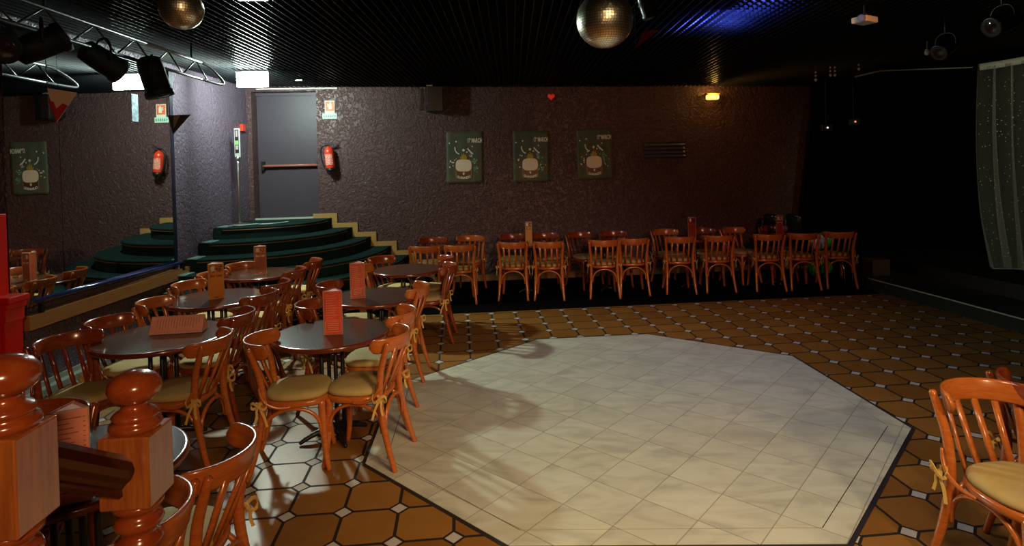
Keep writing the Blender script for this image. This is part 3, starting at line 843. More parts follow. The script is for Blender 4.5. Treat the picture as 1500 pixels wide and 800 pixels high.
# ------------------------------------------------------------------ exit sign lamp
EX = (-3.37, 7.85, 3.10)
t = thing('exit_sign', 'glowing white emergency exit light box under the ceiling by the door', 'sign', EX, radians(6))
bm = B(); box(bm, (0, 0, 0), (.40, .055, .19), bev=.004)
bmc = B()
box(bmc, (.204, 0, 0), (.008, .062, .20))  # added blocker, keeps the sign's glow off the wall to the right
obj('side_light_block', bmc, WHITE, t)
obj('light_box', bm, mat('exit_glow', (.8, 1, .9), .4, emis=(.80, 1.0, .90), estr=EXIT_STRENGTH), t)
bm = B(); box(bm, (0, 0, .103), (.42, .075, .016), bev=.003); box(bm, (-.13, 0, .125), (.02, .02, .03)); box(bm, (.13, 0, .125), (.02, .02, .03)); obj('housing', bm, WHITE, t)
t = thing('emergency_light', 'second glowing emergency light strip on the ceiling, just touching the top edge of the photo', 'lamp', (-1.90, 4.45, 3.165), radians(4))
bm = B(); box(bm, (0, 0, -.0025), (.20, .07, .003)); obj('light_strip', bm, mat('emergency_glow', (.8, 1, .9), .4, emis=(.74, 1.0, .88), estr=EXIT2), t)
bm = B(); box(bm, (0, 0, .012), (.23, .09, .026), bev=.004); obj('housing', bm, WHITE, t)
# small white sensor beside it
bm = B(); box(bm, (-3.03, 8.6, 3.19), (.10, .04, .015), bev=.003); tag(obj('ceiling_sensor', bm, WHITE), 'small white flat sensor on the ceiling right of the exit light', 'sensor')


# amber bulkhead lamp
t = thing('bulkhead_lamp', 'small glowing amber bulkhead lamp high on the rear wall', 'lamp', (3.39, WB(3.39) - .10, 2.95), TH_B)
bm = B(); box(bm, (0, 0, 0), (.20, .10, .075), bev=.02); obj('lens', bm, mat('amber_glow', (1, .6, .1), .4, emis=(1.0, .50, .06), estr=4.5), t)
bm = B(); box(bm, (0, 0, .05), (.22, .12, .025), bev=.005); box(bm, (0, .07, .03), (.16, .05, .10), bev=.005); obj('housing', bm, mat('dim_yellow_housing', (.35, .25, .05), .4), t)
point('amber_bulb', (3.39, WB(3.39) - .22, 3.03), AMBER_W, (1, .5, .12), .04)

# fire alarm call point, fire sign, small strip, extinguisher
def wb(x, z, off=0.0): return Vector((x, WB(x) - off, z))
bm = B(); box(bm, (WL(9.28) + .025, 9.28, 2.58), (.05, .11, .11), bev=.008); a_ = obj('alarm_call_point', bm, REDX); tag(a_, 'small red fire alarm call point on the wall left of the door', 'alarm')
t = thing('extinguisher_sign', 'orange and cream fire extinguisher pictogram sign above the extinguisher', 'sign', wb(-2.90, 2.90, .006), TH_B)
bm = B(); box(bm, (0, 0, 0), (.155, .008, .21)); obj('plate', bm, CREAM, t)
bm = B(); box(bm, (0, -.005, .015), (.135, .002, .15)); obj('red_field', bm, mat('sign_orange', (.75, .14, .03), .5), t)
bm = B(); lathe(bm, [(.026, -.05), (.026, .03), (.012, .045), (.012, .06), (0, .061)], 12, ax=Matrix.Diagonal((1, .05, 1)), c=(.01, -.007, .015)); box(bm, (-.03, -.0075, .03), (.014, .002, .05)); obj('pictogram', bm, CREAM, t)
t = thing('safety_strip', 'pale green safety strip sign just below the fire extinguisher pictogram', 'sign', wb(-2.905, 2.755, .006), TH_B)
bm = B(); box(bm, (0, 0, 0), (.225, .008, .085)); obj('plate', bm, mat('pale_green', (.45, .68, .52), .5), t)
bm = B()
for k in range(6): box(bm, (-.085 + .034 * k, -.0055, 0), (.018, .002, .03 + .008 * (k % 2)))
obj('symbols', bm, mat('dark_green_ink', (.08, .22, .15), .5), t)

t = thing('fire_extinguisher', 'red fire extinguisher with black hose hanging on the wall right of the door', 'fire extinguisher', wb(-2.875, 1.88, .125), TH_B)
G0 = bpy.data.objects.new('pivot', None)
RT = Matrix.Rotation(radians(-5), 3, 'Y')
bm = B(); lathe(bm, [(.070, .03), (.0735, .04), (.0735, .30), (.066, .335), (.045, .362), (.022, .375), (.020, .39)], 24, ax=RT); cyl = obj('cylinder', bm, REDX, t, True)
bm = B(); lathe(bm, [(.064, -.012), (.0745, -.005), (.0745, .045)], 24, ax=RT); obj('base_boot', bm, BLACK, t, True)
bm = B(); lathe(bm, [(.018, .385), (.022, .39), (.022, .42), (.012, .428)], 14, ax=RT); box(bm, RT @ Vector((.05, -.01, .440)), (.11, .018, .010), RT @ Matrix.Rotation(radians(-28), 3, 'Y')); box(bm, RT @ Vector((.055, -.01, .418)), (.11, .018, .010), RT @ Matrix.Rotation(radians(-8), 3, 'Y')); obj('valve_handle', bm, BLACK, t)
bm = B(); P = smoothpath([tuple(RT @ Vector(p)) for p in ((-.01, -.02, .405), (-.07, -.03, .40), (-.11, -.03, .34), (-.115, -.03, .20), (-.09, -.03, .08), (-.055, -.04, .0), (-.03, -.03, -.06))], 6)
tube(bm, P, .0125, 10); obj('hose', bm, BLACK, t, True)
bm = B(); n = 10; prev = None       # label wrapped round the front
for i in range(n + 1):
    a = radians(-140 + 100 * i / n); p = [RT @ Vector((.0745 * cos(a), .0745 * sin(a), z)) for z in (.09, .26)]
    q = [bm.verts.new(v) for v in p]
    if prev: bm.faces.new((prev[0], q[0], q[1], prev[1]))
    prev = q
lb = obj('paper_label', bm, mat('label_print', (.75, .42, .36), .5, noise=(40, (1, 1, 2), .06, (.7, .12, .06))), t)
bm = B(); box(bm, (0, .095, .22), (.10, .02, .05)); box(bm, (0, .085, .22), (.03, .03, .03)); obj('wall_bracket', bm, BLACK, t)

# heart
bm = B()
hp = []
for i in range(28):
    a = 2 * pi * i / 28; hp.append((16 * sin(a) ** 3, 13 * cos(a) - 5 * cos(2 * a) - 2 * cos(3 * a) - cos(4 * a)))
cf, cb = bm.verts.new((0, -.03, 0)), bm.verts.new((0, .02, 0))
r1 = [bm.verts.new((x * .0038, 0, y * .0038)) for x, y in hp]; r2 = [bm.verts.new((x * .0026, -.022, y * .0026)) for x, y in hp]
for k in range(28):
    j = (k + 1) % 28; bm.faces.new((r1[k], r1[j], r2[j], r2[k])); bm.faces.new((r2[k], r2[j], cf)); bm.faces.new((r1[j], r1[k], cb))
o = obj('heart_decoration', bm, mat('glowing_red_foil', (.8, .02, .01), .2, emis=(1, .05, .02), estr=.25), None, True); o.location = wb(.68, 3.01, .03); o.rotation_euler = (0, 0, TH_B)  # foil given a weak emission, though the heart is no lamp
tag(o, 'small shiny red heart decoration on the rear wall above the posters', 'decoration')

# ------------------------------------------------------------------ posters
POSTERM = mat('poster_green_print', (.060, .105, .068), .6, spec=.25, noise=(3.2, (1, 0.01, 1.3), .16, (.125, .11, .075)))
FOAM = mat('foam_cream', (.88, .76, .56), .6); BEER = mat('beer_brown', (.10, .035, .015), .4); SPL = mat('splash_pale', (.80, .80, .70), .6); GOLD = mat('gold_splash', (.40, .30, .02), .5)
GREENSP = mat('green_splash', (.14, .34, .18), .5); GLASSL = mat('glass_outline', (.22, .18, .12), .4); INK = mat('poster_letters', (.92, .94, .82), .6)
def poster(x, z, tilt, label):
    t = thing('beer_poster', label, 'poster', wb(x, z, .012), TH_B, 'green beer posters on the rear wall')
    t.rotation_euler = (0, radians(tilt), TH_B)
    W, H_ = .60, .84
    def yy(u, v): return .004 * sin(u * 9 + x) - .016 * max(0, abs(v) - .80) * (1 + sin(u * 5 + x)) * 2.0
    bm = B(); nx, nz = 14, 18
    fr = [[bm.verts.new((W / 2 * (2 * i / nx - 1), yy(2 * i / nx - 1, 2 * j / nz - 1), H_ / 2 * (2 * j / nz - 1))) for i in range(nx + 1)] for j in range(nz + 1)]
    bk = [[bm.verts.new(v.co + Vector((0, .002, 0))) for v in r] for r in fr]
    for j in range(nz):
        for i in range(nx):
            bm.faces.new((fr[j][i], fr[j][i + 1], fr[j + 1][i + 1], fr[j + 1][i])); bm.faces.new((bk[j][i + 1], bk[j][i], bk[j + 1][i], bk[j + 1][i + 1]))
    for i in range(nx):
        bm.faces.new((fr[0][i + 1], fr[0][i], bk[0][i], bk[0][i + 1])); bm.faces.new((fr[nz][i], fr[nz][i + 1], bk[nz][i + 1], bk[nz][i]))
    for j in range(nz):
        bm.faces.new((fr[j][0], fr[j + 1][0], bk[j + 1][0], bk[j][0])); bm.faces.new((fr[j + 1][nx], fr[j][nx], bk[j][nx], bk[j + 1][nx]))
    obj('sheet', bm, POSTERM, t, True)
    F_ = -.0065
    def poly(pts, m, name, d=0.0):
        bm = B(); vs = [bm.verts.new((px, F_ - d, pz)) for px, pz in pts]; vb = [bm.verts.new((px, F_ - d + .001, pz)) for px, pz in pts]
        bm.faces.new(vs); bm.faces.new(vb[::-1]); n = len(pts)
        for i in range(n): bm.faces.new((vs[i], vb[i], vb[(i + 1) % n], vs[(i + 1) % n]))
        return obj(name, bm, m, t)
    cx, cz = -.02, -.14
    gl = [(-.135, .02), (-.128, -.20), (.128, -.20), (.135, .02)]
    poly([(cx + a, cz + b) for a, b in gl], GLASSL, 'glass_picture')
    poly([(cx + a * .94, cz + b * .97) for a, b in ((-.13, -.02), (-.122, -.195), (.122, -.195), (.13, -.02))], BEER, 'beer_picture', .001)
    fo = [(.13 * math.copysign(abs(cos(a)) ** .55, cos(a)), .10 * math.copysign(abs(sin(a)) ** .7, sin(a))) for a in [2 * pi * i / 24 for i in range(24)]]
    poly([(cx + a, cz + .01 + b) for a, b in fo], FOAM, 'foam_picture', .002)
    poly([(cx - .016, cz - .105), (cx + .016, cz - .105), (cx + .014, cz - .13), (cx, cz - .15), (cx - .014, cz - .13)], FOAM, 'crest_emblem', .002)
    poly([(cx - .045, cz + .10), (cx - .06, cz + .16), (cx - .035, cz + .15), (cx - .03, cz + .205), (cx - .008, cz + .17), (cx + .002, cz + .235), (cx + .015, cz + .175), (cx + .04, cz + .20), (cx + .035, cz + .155), (cx + .062, cz + .165), (cx + .045, cz + .10)], GOLD, 'gold_splash', .0005)
    def rib(P, wd, m):
        bm = B(); P = smoothpath([(p[0], F_ - .002, p[1]) for p in P], 4); ribbon(bm, P, wd, (P[-1][2] - P[0][2], 0, P[0][0] - P[-1][0]), .0006); return obj('splash', bm, m, t)
    rib([(-.16, .17), (-.155, .12), (-.13, .08), (-.09, .055)], .018, SPL); rib([(.045, .15), (.085, .10), (.135, .055)], .024, SPL)
    bm = B(); rnd = random.Random(int(x * 100))
    def dot(px, pz, r, mi=0):
        vs = [bm.verts.new((px + r * cos(a), F_ - .002, pz + r * sin(a))) for a in [2 * pi * i / 7 for i in range(7)]]; f = bm.faces.new(vs); f.material_index = mi
    dot(-.02, .12, .022); dot(.035, .09, .014); dot(-.14, .26, .014); dot(-.25, .235, .013); dot(.12, .18, .012)
    for k in range(16):
        a = rnd.uniform(-.3, 1.2); s_ = rnd.choice((-1, 1)); r_ = rnd.uniform(.17, .26)
        dot(cx + s_ * r_ * cos(a), cz - .04 + r_ * sin(a) * .95 + .04, rnd.uniform(.005, .016), 0)
    for k in range(14):
        a = rnd.uniform(-.5, 1.0); r_ = rnd.uniform(.16, .24); dot(cx + r_ * cos(a), cz + r_ * sin(a), rnd.uniform(.01, .022), 1)
    obj('splash_drops', bm, [SPL, GREENSP], t)
    bm = B()
    text_bm(bm, '17', .10, Matrix.Translation((.062, F_ - .002, .275)) @ Matrix.Rotation(pi / 2, 4, 'X'), width=.038)
    text_bm(bm, 'TH', .035, Matrix.Translation((.098, F_ - .002, .298)) @ Matrix.Rotation(pi / 2, 4, 'X'), width=.022)
    text_bm(bm, 'MARCH', .10, Matrix.Translation((.198, F_ - .002, .275)) @ Matrix.Rotation(pi / 2, 4, 'X'), width=.165)
    obj('date_lettering', bm, INK, t)
    bm = B(); text_bm(bm, 'GUINNESS', .055, Matrix.Translation((cx, F_ - .004, -.335)) @ Matrix.Rotation(pi / 2, 4, 'X'), width=.215, arc=2.2)
    obj('name_lettering', bm, INK, t)
    return t


poster(-.765, 2.04, 1, 'green beer poster, leftmost of three, with its bottom edge curling')
poster(.325, 2.03, 0.5, 'green beer poster, middle one of three on the rear wall')
poster(1.39, 2.045, -1.0, 'green beer poster, rightmost of three and nearest the vent, wrinkled along its bottom')

# vent
t = thing('wall_vent', 'dark louvred ventilation grille on the rear wall right of the posters', 'vent', wb(2.57, 2.085, .01), TH_B)
bm = B(); box(bm, (0, 0, 0), (.72, .012, .27)); obj('backing', bm, BLACK, t)
VM = mat('vent_blade_blue_lit', (.30, .28, .42), .22, metal=.6)  # blue of the light on the louvres is put into the colour
for k in range(4):
    bm = B(); box(bm, (0, -.02, .095 - .063 * k), (.70, .052, .006), Matrix.Rotation(radians(38), 3, 'X')); obj('louvre', bm, VM, t)

# wall loudspeaker
t = thing('wall_loudspeaker', 'black ribbed loudspeaker mounted high on the rear wall left of the posters', 'loudspeaker', wb(-1.27, 2.98, .17), TH_B + .12)
bm = B(); box(bm, (0.06, 0, 0), (.26, .24, .40), bev=.012); obj('cabinet', bm, BLACK, t)
bm = B()
for k in range(11): box(bm, (-.02, -.128, -.16 + .03 * k), (.15, .016, .012), bev=.003)
obj('ribbed_grille', bm, mat('rib_dark_red', (.06, .03, .03), .35), t)
bm = B(); box(bm, (-.14, .02, .0), (.06, .10, .34), bev=.006); obj('side_bracket', bm, BLACK, t)
bm = B(); box(bm, (-.02, -.10, .205), (.09, .05, .02)); obj('top_clamp', bm, mat('dull_gold', (.28, .20, .09), .4), t)

# ------------------------------------------------------------------ stanchion on the landing
t = thing('stanchion_sign', 'chrome floor stand with a narrow sign frame on the stair landing', 'sign stand', (-3.985, 8.68, 1.12))
bm = B(); lathe(bm, [(.15, 0), (.155, .008), (.14, .018), (.03, .03), (.018, .04)], 28); obj('round_base', bm, STEEL, t, True)
bm = B(); tube(bm, [(0, 0, .03), (0, 0, .98)], .0155, 12); lathe(bm, [(.0155, .93), (.028, .95), (.028, .99), (.015, 1.0)], 14); obj('pole', bm, STEEL, t, True)
RS = Matrix.Rotation(radians(-12), 3, 'Z')
bm = B(); box(bm, (0, 0, 1.20), (.09, .014, .42), RS, bev=.003); obj('sign_frame', bm, mat('pale_frame', (.6, .66, .6), .3, metal=.3), t)
bm = B(); box(bm, RS @ Vector((0, -.009, 0)) + Vector((0, 0, 1.22)), (.058, .004, .34), RS); obj('sign_panel', bm, mat('dark_sign', (.02, .02, .02), .4), t)
bm = B(); box(bm, RS @ Vector((0, -.012, 0)) + Vector((0, 0, 1.20)), (.05, .003, .06), RS); obj('green_patch', bm, mat('sign_green', (.25, .5, .15), .5), t)
bm = B(); box(bm, RS @ Vector((0, -.012, 0)) + Vector((0, 0, 1.13)), (.04, .003, .06), RS); box(bm, RS @ Vector((0, -.012, 0)) + Vector((0, 0, 1.33)), (.03, .003, .09), RS); obj('pictures', bm, mat('sign_print', (.45, .35, .38), .5), t)
# white cable lying on the landing
bm = B(); P = smoothpath([(-4.02, 8.55, 1.13), (-3.9, 8.50, 1.13), (-3.75, 8.66, 1.13), (-3.62, 8.6, 1.13), (-3.45, 8.75, 1.13), (-3.38, 8.95, 1.13)], 6); tube(bm, P, .008, 6)
tag(obj('cable', bm, mat('pale_cable', (.55, .65, .6), .4), None, True), 'thin pale cable lying across the stair landing', 'cable')

# ------------------------------------------------------------------ stage on the right
t = thing('stage_platform', 'low dark stage platform with a pale edge line along the right side', 'stage')
SE = [(4.97, 10.15), (5.03, 8.45), (5.16, 7.3), (5.26, 6.15), (5.38, 4.9), (5.5, 3.6)]
bm = B(); prism(bm, [(x, y) for x, y in SE] + [(9.15, 3.6), (9.15, 10.2)], 0.0, 0.15); obj('curb', bm, CURB, t)
bm = B(); tube(bm, [(x, y, 0.155) for x, y in SE[1:]], .009, 6); obj('edge_line', bm, mat('pale_edge_trim', (.42, .34, .25), .5), t, True)
bm = B(); prism(bm, [(x + .02, y) for x, y in SE] + [(9.14, 3.6), (9.14, 10.18)], 0.1502, 0.153); obj('lower_deck', bm, STAGEM, t)
bm = B(); prism(bm, [(x + .75, y) for x, y in SE] + [(9.13, 3.6), (9.13, 10.17)], 0.1532, 0.33); obj('upper_deck', bm, STAGEM, t)
bm = B(); box(bm, (0, 0, .115), (.27, .22, .23), bev=.008)
t = thing('wooden_box', 'small brown wooden box at the far left corner of the stage', 'box', (5.31, 8.72, .154), .1)
o = obj('body', bm, mat('brown_box_wood', (.06, .028, .01), .6, noise=(8, (1, 1, 8), .2, (.08, .04, .014))), t)
bm = B()
for k in range(3): box(bm, (0, -.112, .05 + .07 * k), (.24, .006, .05), bev=.002)
obj('front_slats', bm, mat('brown_slat', (.07, .034, .012), .6), t)
# black pleated drape at the end of the rear wall
bm = B(); prev = None; n = 90
for i in range(n + 1):
    u = i / n; q = []
    for z, x0 in ((0.16, 4.70), (3.25, 5.10)):
        x_ = x0 + (8.9 - x0) * u; y_ = 9.93 + .05 * u + .035 * sin(u * 150) + .012 * sin(u * 61)
        q.append(bm.verts.new((x_, y_ - .0, z)))
    if prev: bm.faces.new((prev[0], q[0], q[1], prev[1]))
    prev = q
o = obj('stage_drape', bm, BLACKM, None, True); md = o.modifiers.new('s', 'SOLIDIFY'); md.thickness = .004
tag(o, 'black pleated backdrop drape behind the stage', 'curtain')

# valance bar
t = thing('stage_valance', 'black stage header with a thin pale bottom rail high on the right', 'valance')
bm = B(); box(bm, (6.0, 8.06, 3.13), (2.1, .05, .16)); obj('panel', bm, BLACKM, t)
bm = B(); tube(bm, [(4.80, 8.30, 3.00), (4.98, 8.03, 3.035), (6.20, 8.0, 3.045)], .010, 6); obj('bottom_rail', bm, mat('pale_rail', (.55, .50, .45), .5), t, True)

# sheer sequinned curtain
t = thing('sheer_curtain', 'pale sheer sequinned curtain with a ruffled header hanging at the right edge over the stage', 'curtain')
def rail(u):   # u in 0..1 ; S-shaped rail
    x = 5.62 + 2.1 * u; y = 7.15 - .18 * sin(u * 5.2) + .1 * u
    return x, y, 2.915 + .10 * sin(min(u * 3, 1) * pi / 2) * 1.0 - (.03 * sin(u * 9) if u < .35 else .0)
m = mat('sheer_net', (.34, .32, .26), .7); nt = m.node_tree; b = nt.nodes['Principled BSDF']; h = NT(nt)
g = nt.nodes.new('ShaderNodeNewGeometry')
vo = nt.nodes.new('ShaderNodeTexVoronoi'); vo.inputs['Scale'].default_value = 30; nt.links.new(g.outputs['Position'], vo.inputs['Vector'])
sq = h.m('LESS_THAN', vo.outputs['Distance'], .13)
sq = h.m('MULTIPLY', sq, h.m('GREATER_THAN', vo.outputs['Color'], .45))
nt.links.new(h.mix(sq, (.40, .38, .31), (1.0, 1.0, .95)), b.inputs['Base Color'])
tr = nt.nodes.new('ShaderNodeBsdfTransparent'); mx = nt.nodes.new('ShaderNodeMixShader'); out = nt.nodes['Material Output']
lw = nt.nodes.new('ShaderNodeLayerWeight'); lw.inputs[0].default_value = .5
fac = h.m('MAXIMUM', sq, h.m('ADD', .10, h.m('MULTIPLY', lw.outputs['Facing'], .80)))
nt.links.new(fac, mx.inputs[0]); nt.links.new(tr.outputs[0], mx.inputs[1]); nt.links.new(b.outputs[0], mx.inputs[2]); nt.links.new(mx.outputs[0], out.inputs[0])
bm = B(); nu, nz = 200, 14; grid = []
for i in range(nu + 1):
    u = i / nu; x_, y_, zt = rail(u); col = []
    for j in range(nz + 1):
        v = j / nz; z = zt + (0.50 + .015 * sin(u * 20) - zt) * v
        pinch = .05 * sin(v * pi) - .18 * max(0, v - .75) * (1 if u < .12 else .3)
        ph = u * 2 * pi * 13 + .6 * sin(v * 3 + u * 7)
        dx = -(.02 + pinch) * max(0, 1 - u * 4) + .12 * v * max(0, 1 - u * 4)
        col.append(bm.verts.new((x_ + dx + .012 * cos(ph * 1.3), y_ + (.05 + .05 * v) * sin(ph), z)))
    grid.append(col)
for i in range(nu):
    for j in range(nz): bm.faces.new((grid[i][j], grid[i + 1][j], grid[i + 1][j + 1], grid[i][j + 1]))
obj('net_cloth', bm, m, t, True)
bm = B(); prev = None
for i in range(161):
    u = i / 160; x_, y_, zt = rail(u); yo = .008 * sin(u * 400)
    q = [bm.verts.new((x_, y_ - .012 + yo, zt - .035)), bm.verts.new((x_, y_ - .012 + yo, zt + .045)), bm.verts.new((x_, y_ + .012 + yo, zt + .045)), bm.verts.new((x_, y_ + .012 + yo, zt - .035))]
    if prev:
        for k in range(4): bm.faces.new((prev[k], prev[(k + 1) % 4], q[(k + 1) % 4], q[k]))
    prev = q
obj('ruffled_header', bm, mat('header_cloth', (.60, .58, .46), .8), t, True)
bm = B(); tube(bm, [(rail(i / 30)[0], rail(i / 30)[1] - .045 , .515 + .0 * i) for i in range(1, 31)], .006, 6); obj('hem', bm, mat('hem_cloth', (.4, .4, .3), .8), t, True)

# ------------------------------------------------------------------ mirror balls
def mirror_ball(c, r, label, nr=30):
    t = thing('mirror_ball', label, 'disco ball', c, 0, 'mirror balls')
    bm = B(); bmesh.ops.create_uvsphere(bm, u_segments=32, v_segments=20, radius=r * .985); obj('core', bm, mat('ball_core', (.05, .04, .03), .5), t, True)
    bm = B(); rnd = random.Random(3)
    for i in range(nr):
        p0 = -pi / 2 + pi * (i + .06) / nr; p1 = -pi / 2 + pi * (i + .94) / nr; pm = (p0 + p1) / 2
        n = max(4, int(2 * nr * cos(pm)))
        for k in range(n):
            t0 = 2 * pi * (k + .05) / n; t1 = 2 * pi * (k + .95) / n
            vs = [Vector((cos(p) * cos(a), cos(p) * sin(a), sin(p))) for p, a in ((p0, t0), (p0, t1), (p1, t1), (p1, t0))]
            cc = sum(vs, Vector()) / 4; ax = Vector((rnd.uniform(-1, 1), rnd.uniform(-1, 1), rnd.uniform(-1, 1))).normalized()
            R_ = Matrix.Rotation(rnd.gauss(0, .035), 3, ax)
            bm.faces.new([bm.verts.new((cc + R_ @ (v - cc)) * r * 1.004) for v in vs])
    me = obj('mirror_tiles', bm, mat('mirror_tile', (.98, .88, .70), .33, metal=1.0), t)
    bm = B(); zt = CZ(c[0]) - c[2]
    tube(bm, [(0, 0, r * .97), (0, 0, zt + .03)], .005, 6); lathe(bm, [(.02, r * .96), (.024, r + .005), (.012, r + .02)], 14)
    obj('hanging_rod', bm, BLACK, t)
    return t


mirror_ball((0.525, 3.25, 2.655), .152, 'large mirror ball hanging at the top centre', 34)
mirror_ball((-1.99, 3.65, 2.885), .125, 'smaller mirror ball at the top left near the exit light', 28)

# ------------------------------------------------------------------ truss with stage lights, left
TRX = -3.27
t = thing('lighting_truss', 'grey ladder lighting truss with a rounded end at the upper left', 'truss')
TM = mat('truss_metal_shaded', (.04, .042, .042), .35, metal=.5); TME = mat('truss_end_metal_lit', (.45, .47, .47), .3, metal=.8)  # one metal: near part coloured dark for shade, end coloured bright as lit
x0 = lambda y: TRX - .02 * (y - 5)
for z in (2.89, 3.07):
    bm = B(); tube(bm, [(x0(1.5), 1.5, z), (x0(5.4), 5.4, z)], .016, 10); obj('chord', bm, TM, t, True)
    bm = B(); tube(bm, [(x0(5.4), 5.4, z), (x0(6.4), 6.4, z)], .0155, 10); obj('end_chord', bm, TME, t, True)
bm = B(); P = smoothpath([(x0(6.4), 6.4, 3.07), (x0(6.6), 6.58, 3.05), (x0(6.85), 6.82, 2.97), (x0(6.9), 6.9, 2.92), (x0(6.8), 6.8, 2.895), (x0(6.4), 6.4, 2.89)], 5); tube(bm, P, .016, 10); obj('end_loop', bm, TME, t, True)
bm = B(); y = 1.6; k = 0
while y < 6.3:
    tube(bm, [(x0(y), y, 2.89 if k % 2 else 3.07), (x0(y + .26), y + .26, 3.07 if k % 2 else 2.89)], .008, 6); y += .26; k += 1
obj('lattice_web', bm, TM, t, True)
bm = B()
for y in (2.2, 4.2, 6.2): tube(bm, [(x0(y), y, 3.07), (x0(y), y, 3.25)], .01, 6)
obj('hanger', bm, BLACK, t)

def stage_light(loc, rz, tilt, label, s=1.0, body=BLACK, lens=None, top=2.89):
    t = thing('stage_light', label, 'spotlight', loc, radians(rz), 'stage lights')
    Rm = Matrix.Rotation(radians(tilt), 3, 'Y')
    bm = B(); lathe(bm, [(.05 * s, -.17 * s), (.085 * s, -.15 * s), (.095 * s, -.05 * s), (.095 * s, .10 * s), (.105 * s, .11 * s), (.105 * s, .15 * s), (.09 * s, .15 * s)], 22, ax=Rm); obj('can', bm, body, t, True)
    bm = B(); lathe(bm, [(.088 * s, .135 * s), (.06 * s, .152 * s), (0, .157 * s)], 22, ax=Rm); obj('lens', bm, lens or mat('dark_lens', (.02, .01, .01), .1), t, True)
    bm = B(); P = smoothpath([(0, -.115 * s, 0), (0, -.12 * s, .10 * s), (0, -.06 * s, .17 * s), (0, .06 * s, .17 * s), (0, .12 * s, .10 * s), (0, .115 * s, 0)], 5); tube(bm, P, .009 * s, 6)
    zt = top - loc[2]
    tube(bm, [(0, 0, .17 * s), (0, 0, max(zt, .18 * s))], .010, 8); obj('yoke', bm, body, t, True)
    return t


CAN = mat('matt_black_can', (.004, .004, .004), .6, spec=.2)
stage_light((-3.24, 5.45, 2.76), 20, 165, 'black hanging spotlight just left of the end of the truss, in front of the mirror', 1.15, CAN)
stage_light((-3.26, 4.80, 2.80), 60, 120, 'black spotlight on the truss in the upper left darkness above the mirrored exit light', 1.0, CAN)
stage_light((-3.24, 4.15, 2.80), 40, 60, 'black spotlight with a faint amber lens at the upper left corner', 1.0, CAN, lens=mat('amber_lens_glint', (.45, .13, .03), .15, emis=(1, .3, .06), estr=.12))  # weak emission stands in for a glint on the amber glass
stage_light((-3.22, 3.75, 2.70), -30, 100, 'black spotlight nearest the camera on the truss', .9, CAN)
tcl = (1.18, 4.35, 2.90)
stage_light((.98, 4.2, 2.98), 40, 150, 'small dark spotlight right of the large mirror ball above the red pennant', .6, top=3.17)
stage_light((4.02, 5.5, 2.865), 200, 120, 'black multi blade stage light on the upper right', .75, top=3.13)
stage_light((3.72, 4.5, 2.86), 190, 110, 'boxy black stage light at the far upper right', .75, top=3.13)

# pennants
def pennant(c, pts, m, strips, label, zt):
    t = thing('pennant', label, 'pennant', c, 0, 'triangular pennants')
    bm = B(); vs = [bm.verts.new(p) for p in pts]; vb = [bm.verts.new(Vector(p) + Vector((0, .003, 0))) for p in pts]
    bm.faces.new(vs); bm.faces.new(vb[::-1])
    for i in range(3): bm.faces.new((vs[i], vb[i], vb[(i + 1) % 3], vs[(i + 1) % 3]))
    obj('flag', bm, m, t)
    for sp_pts, sm, nm in strips:
        bm = B(); v = [bm.verts.new((p[0], p[1] - .0015, p[2])) for p in sp_pts]; bm.faces.new(v); obj(nm, bm, sm, t)
    bm = B(); tube(bm, [pts[0], (pts[0][0] - .005, pts[0][1], zt - c[2])], .003, 5); obj('string', bm, BLACK, t)
    return t


PR = mat('pennant_red', (.35, .012, .012), .7); PW = mat('pennant_cream', (.55, .36, .28), .7)
pennant((-3.28, 4.30, 2.40), [(-.050, 0, .12), (.150, .02, .085), (.01, 0, -.13)], PW,
        [([(-.050, .001, .035), (-.005, .001, .02), (.01, .001, -.03), (.055, .008, .01), (.088, .011, -.01), (.01, .001, -.125)], PR, 'red_half')], 'cream and red triangular pennant hanging at the far left in front of the mirror', 2.90)
pennant((-3.22, 5.72, 2.375), [(-.065, 0, .07), (.145, .02, .075), (-.02, 0, -.115)], mat('pennant_black', (.022, .018, .015), .5),
        [([(-.01, .004, .06), (.05, .01, .068), (-.012, .001, -.06)], mat('pennant_brown', (.18, .10, .07), .6), 'brown_stripe')], 'black and brown triangular pennant hanging where the mirror meets the wall', 2.90)
pennant((1.07, 4.6, 2.83), [(-.09, 0, -.065), (.10, .03, .07), (-.03, 0, .055)], mat('pennant_dark_red', (.22, .006, .006), .7), [], 'dark red pennant under the ceiling right of the large mirror ball', 3.17)

# projector and small things under the ceiling at right
t = thing('ceiling_projector', 'small white projector hanging below the ceiling at the upper right', 'projector', (2.98, 5.0, 3.02), radians(30))
bm = B(); box(bm, (0, 0, 0), (.17, .13, .05), bev=.008); obj('body', bm, WHITE, t)
bm = B(); lathe(bm, [(.03, 0), (.032, .02), (.026, .03)], 16, ax=Matrix.Rotation(pi / 2, 3, 'Y') @ Matrix.Rotation(pi, 3, 'X'), c=(-.085, -.03, 0)); obj('lens', bm, mat('blue_lens', (.2, .3, .7), .1), t)
bm = B(); tube(bm, [(0, 0, .02), (0, 0, .13)], .01, 8); box(bm, (0, 0, .04), (.08, .08, .02)); obj('mount', bm, BLACK, t)
bm = B(); lathe(bm, [(0, -.035), (.02, -.03), (.028, 0), (.02, .03), (.006, .035), (.005, .16), (0, .161)], 14); o = obj('smoke_detector', bm, WHITE, None, True); o.location = (4.62, 6.6, 3.02)
tag(o, 'tiny white oval sensor hanging at the upper right', 'sensor')
bm = B()
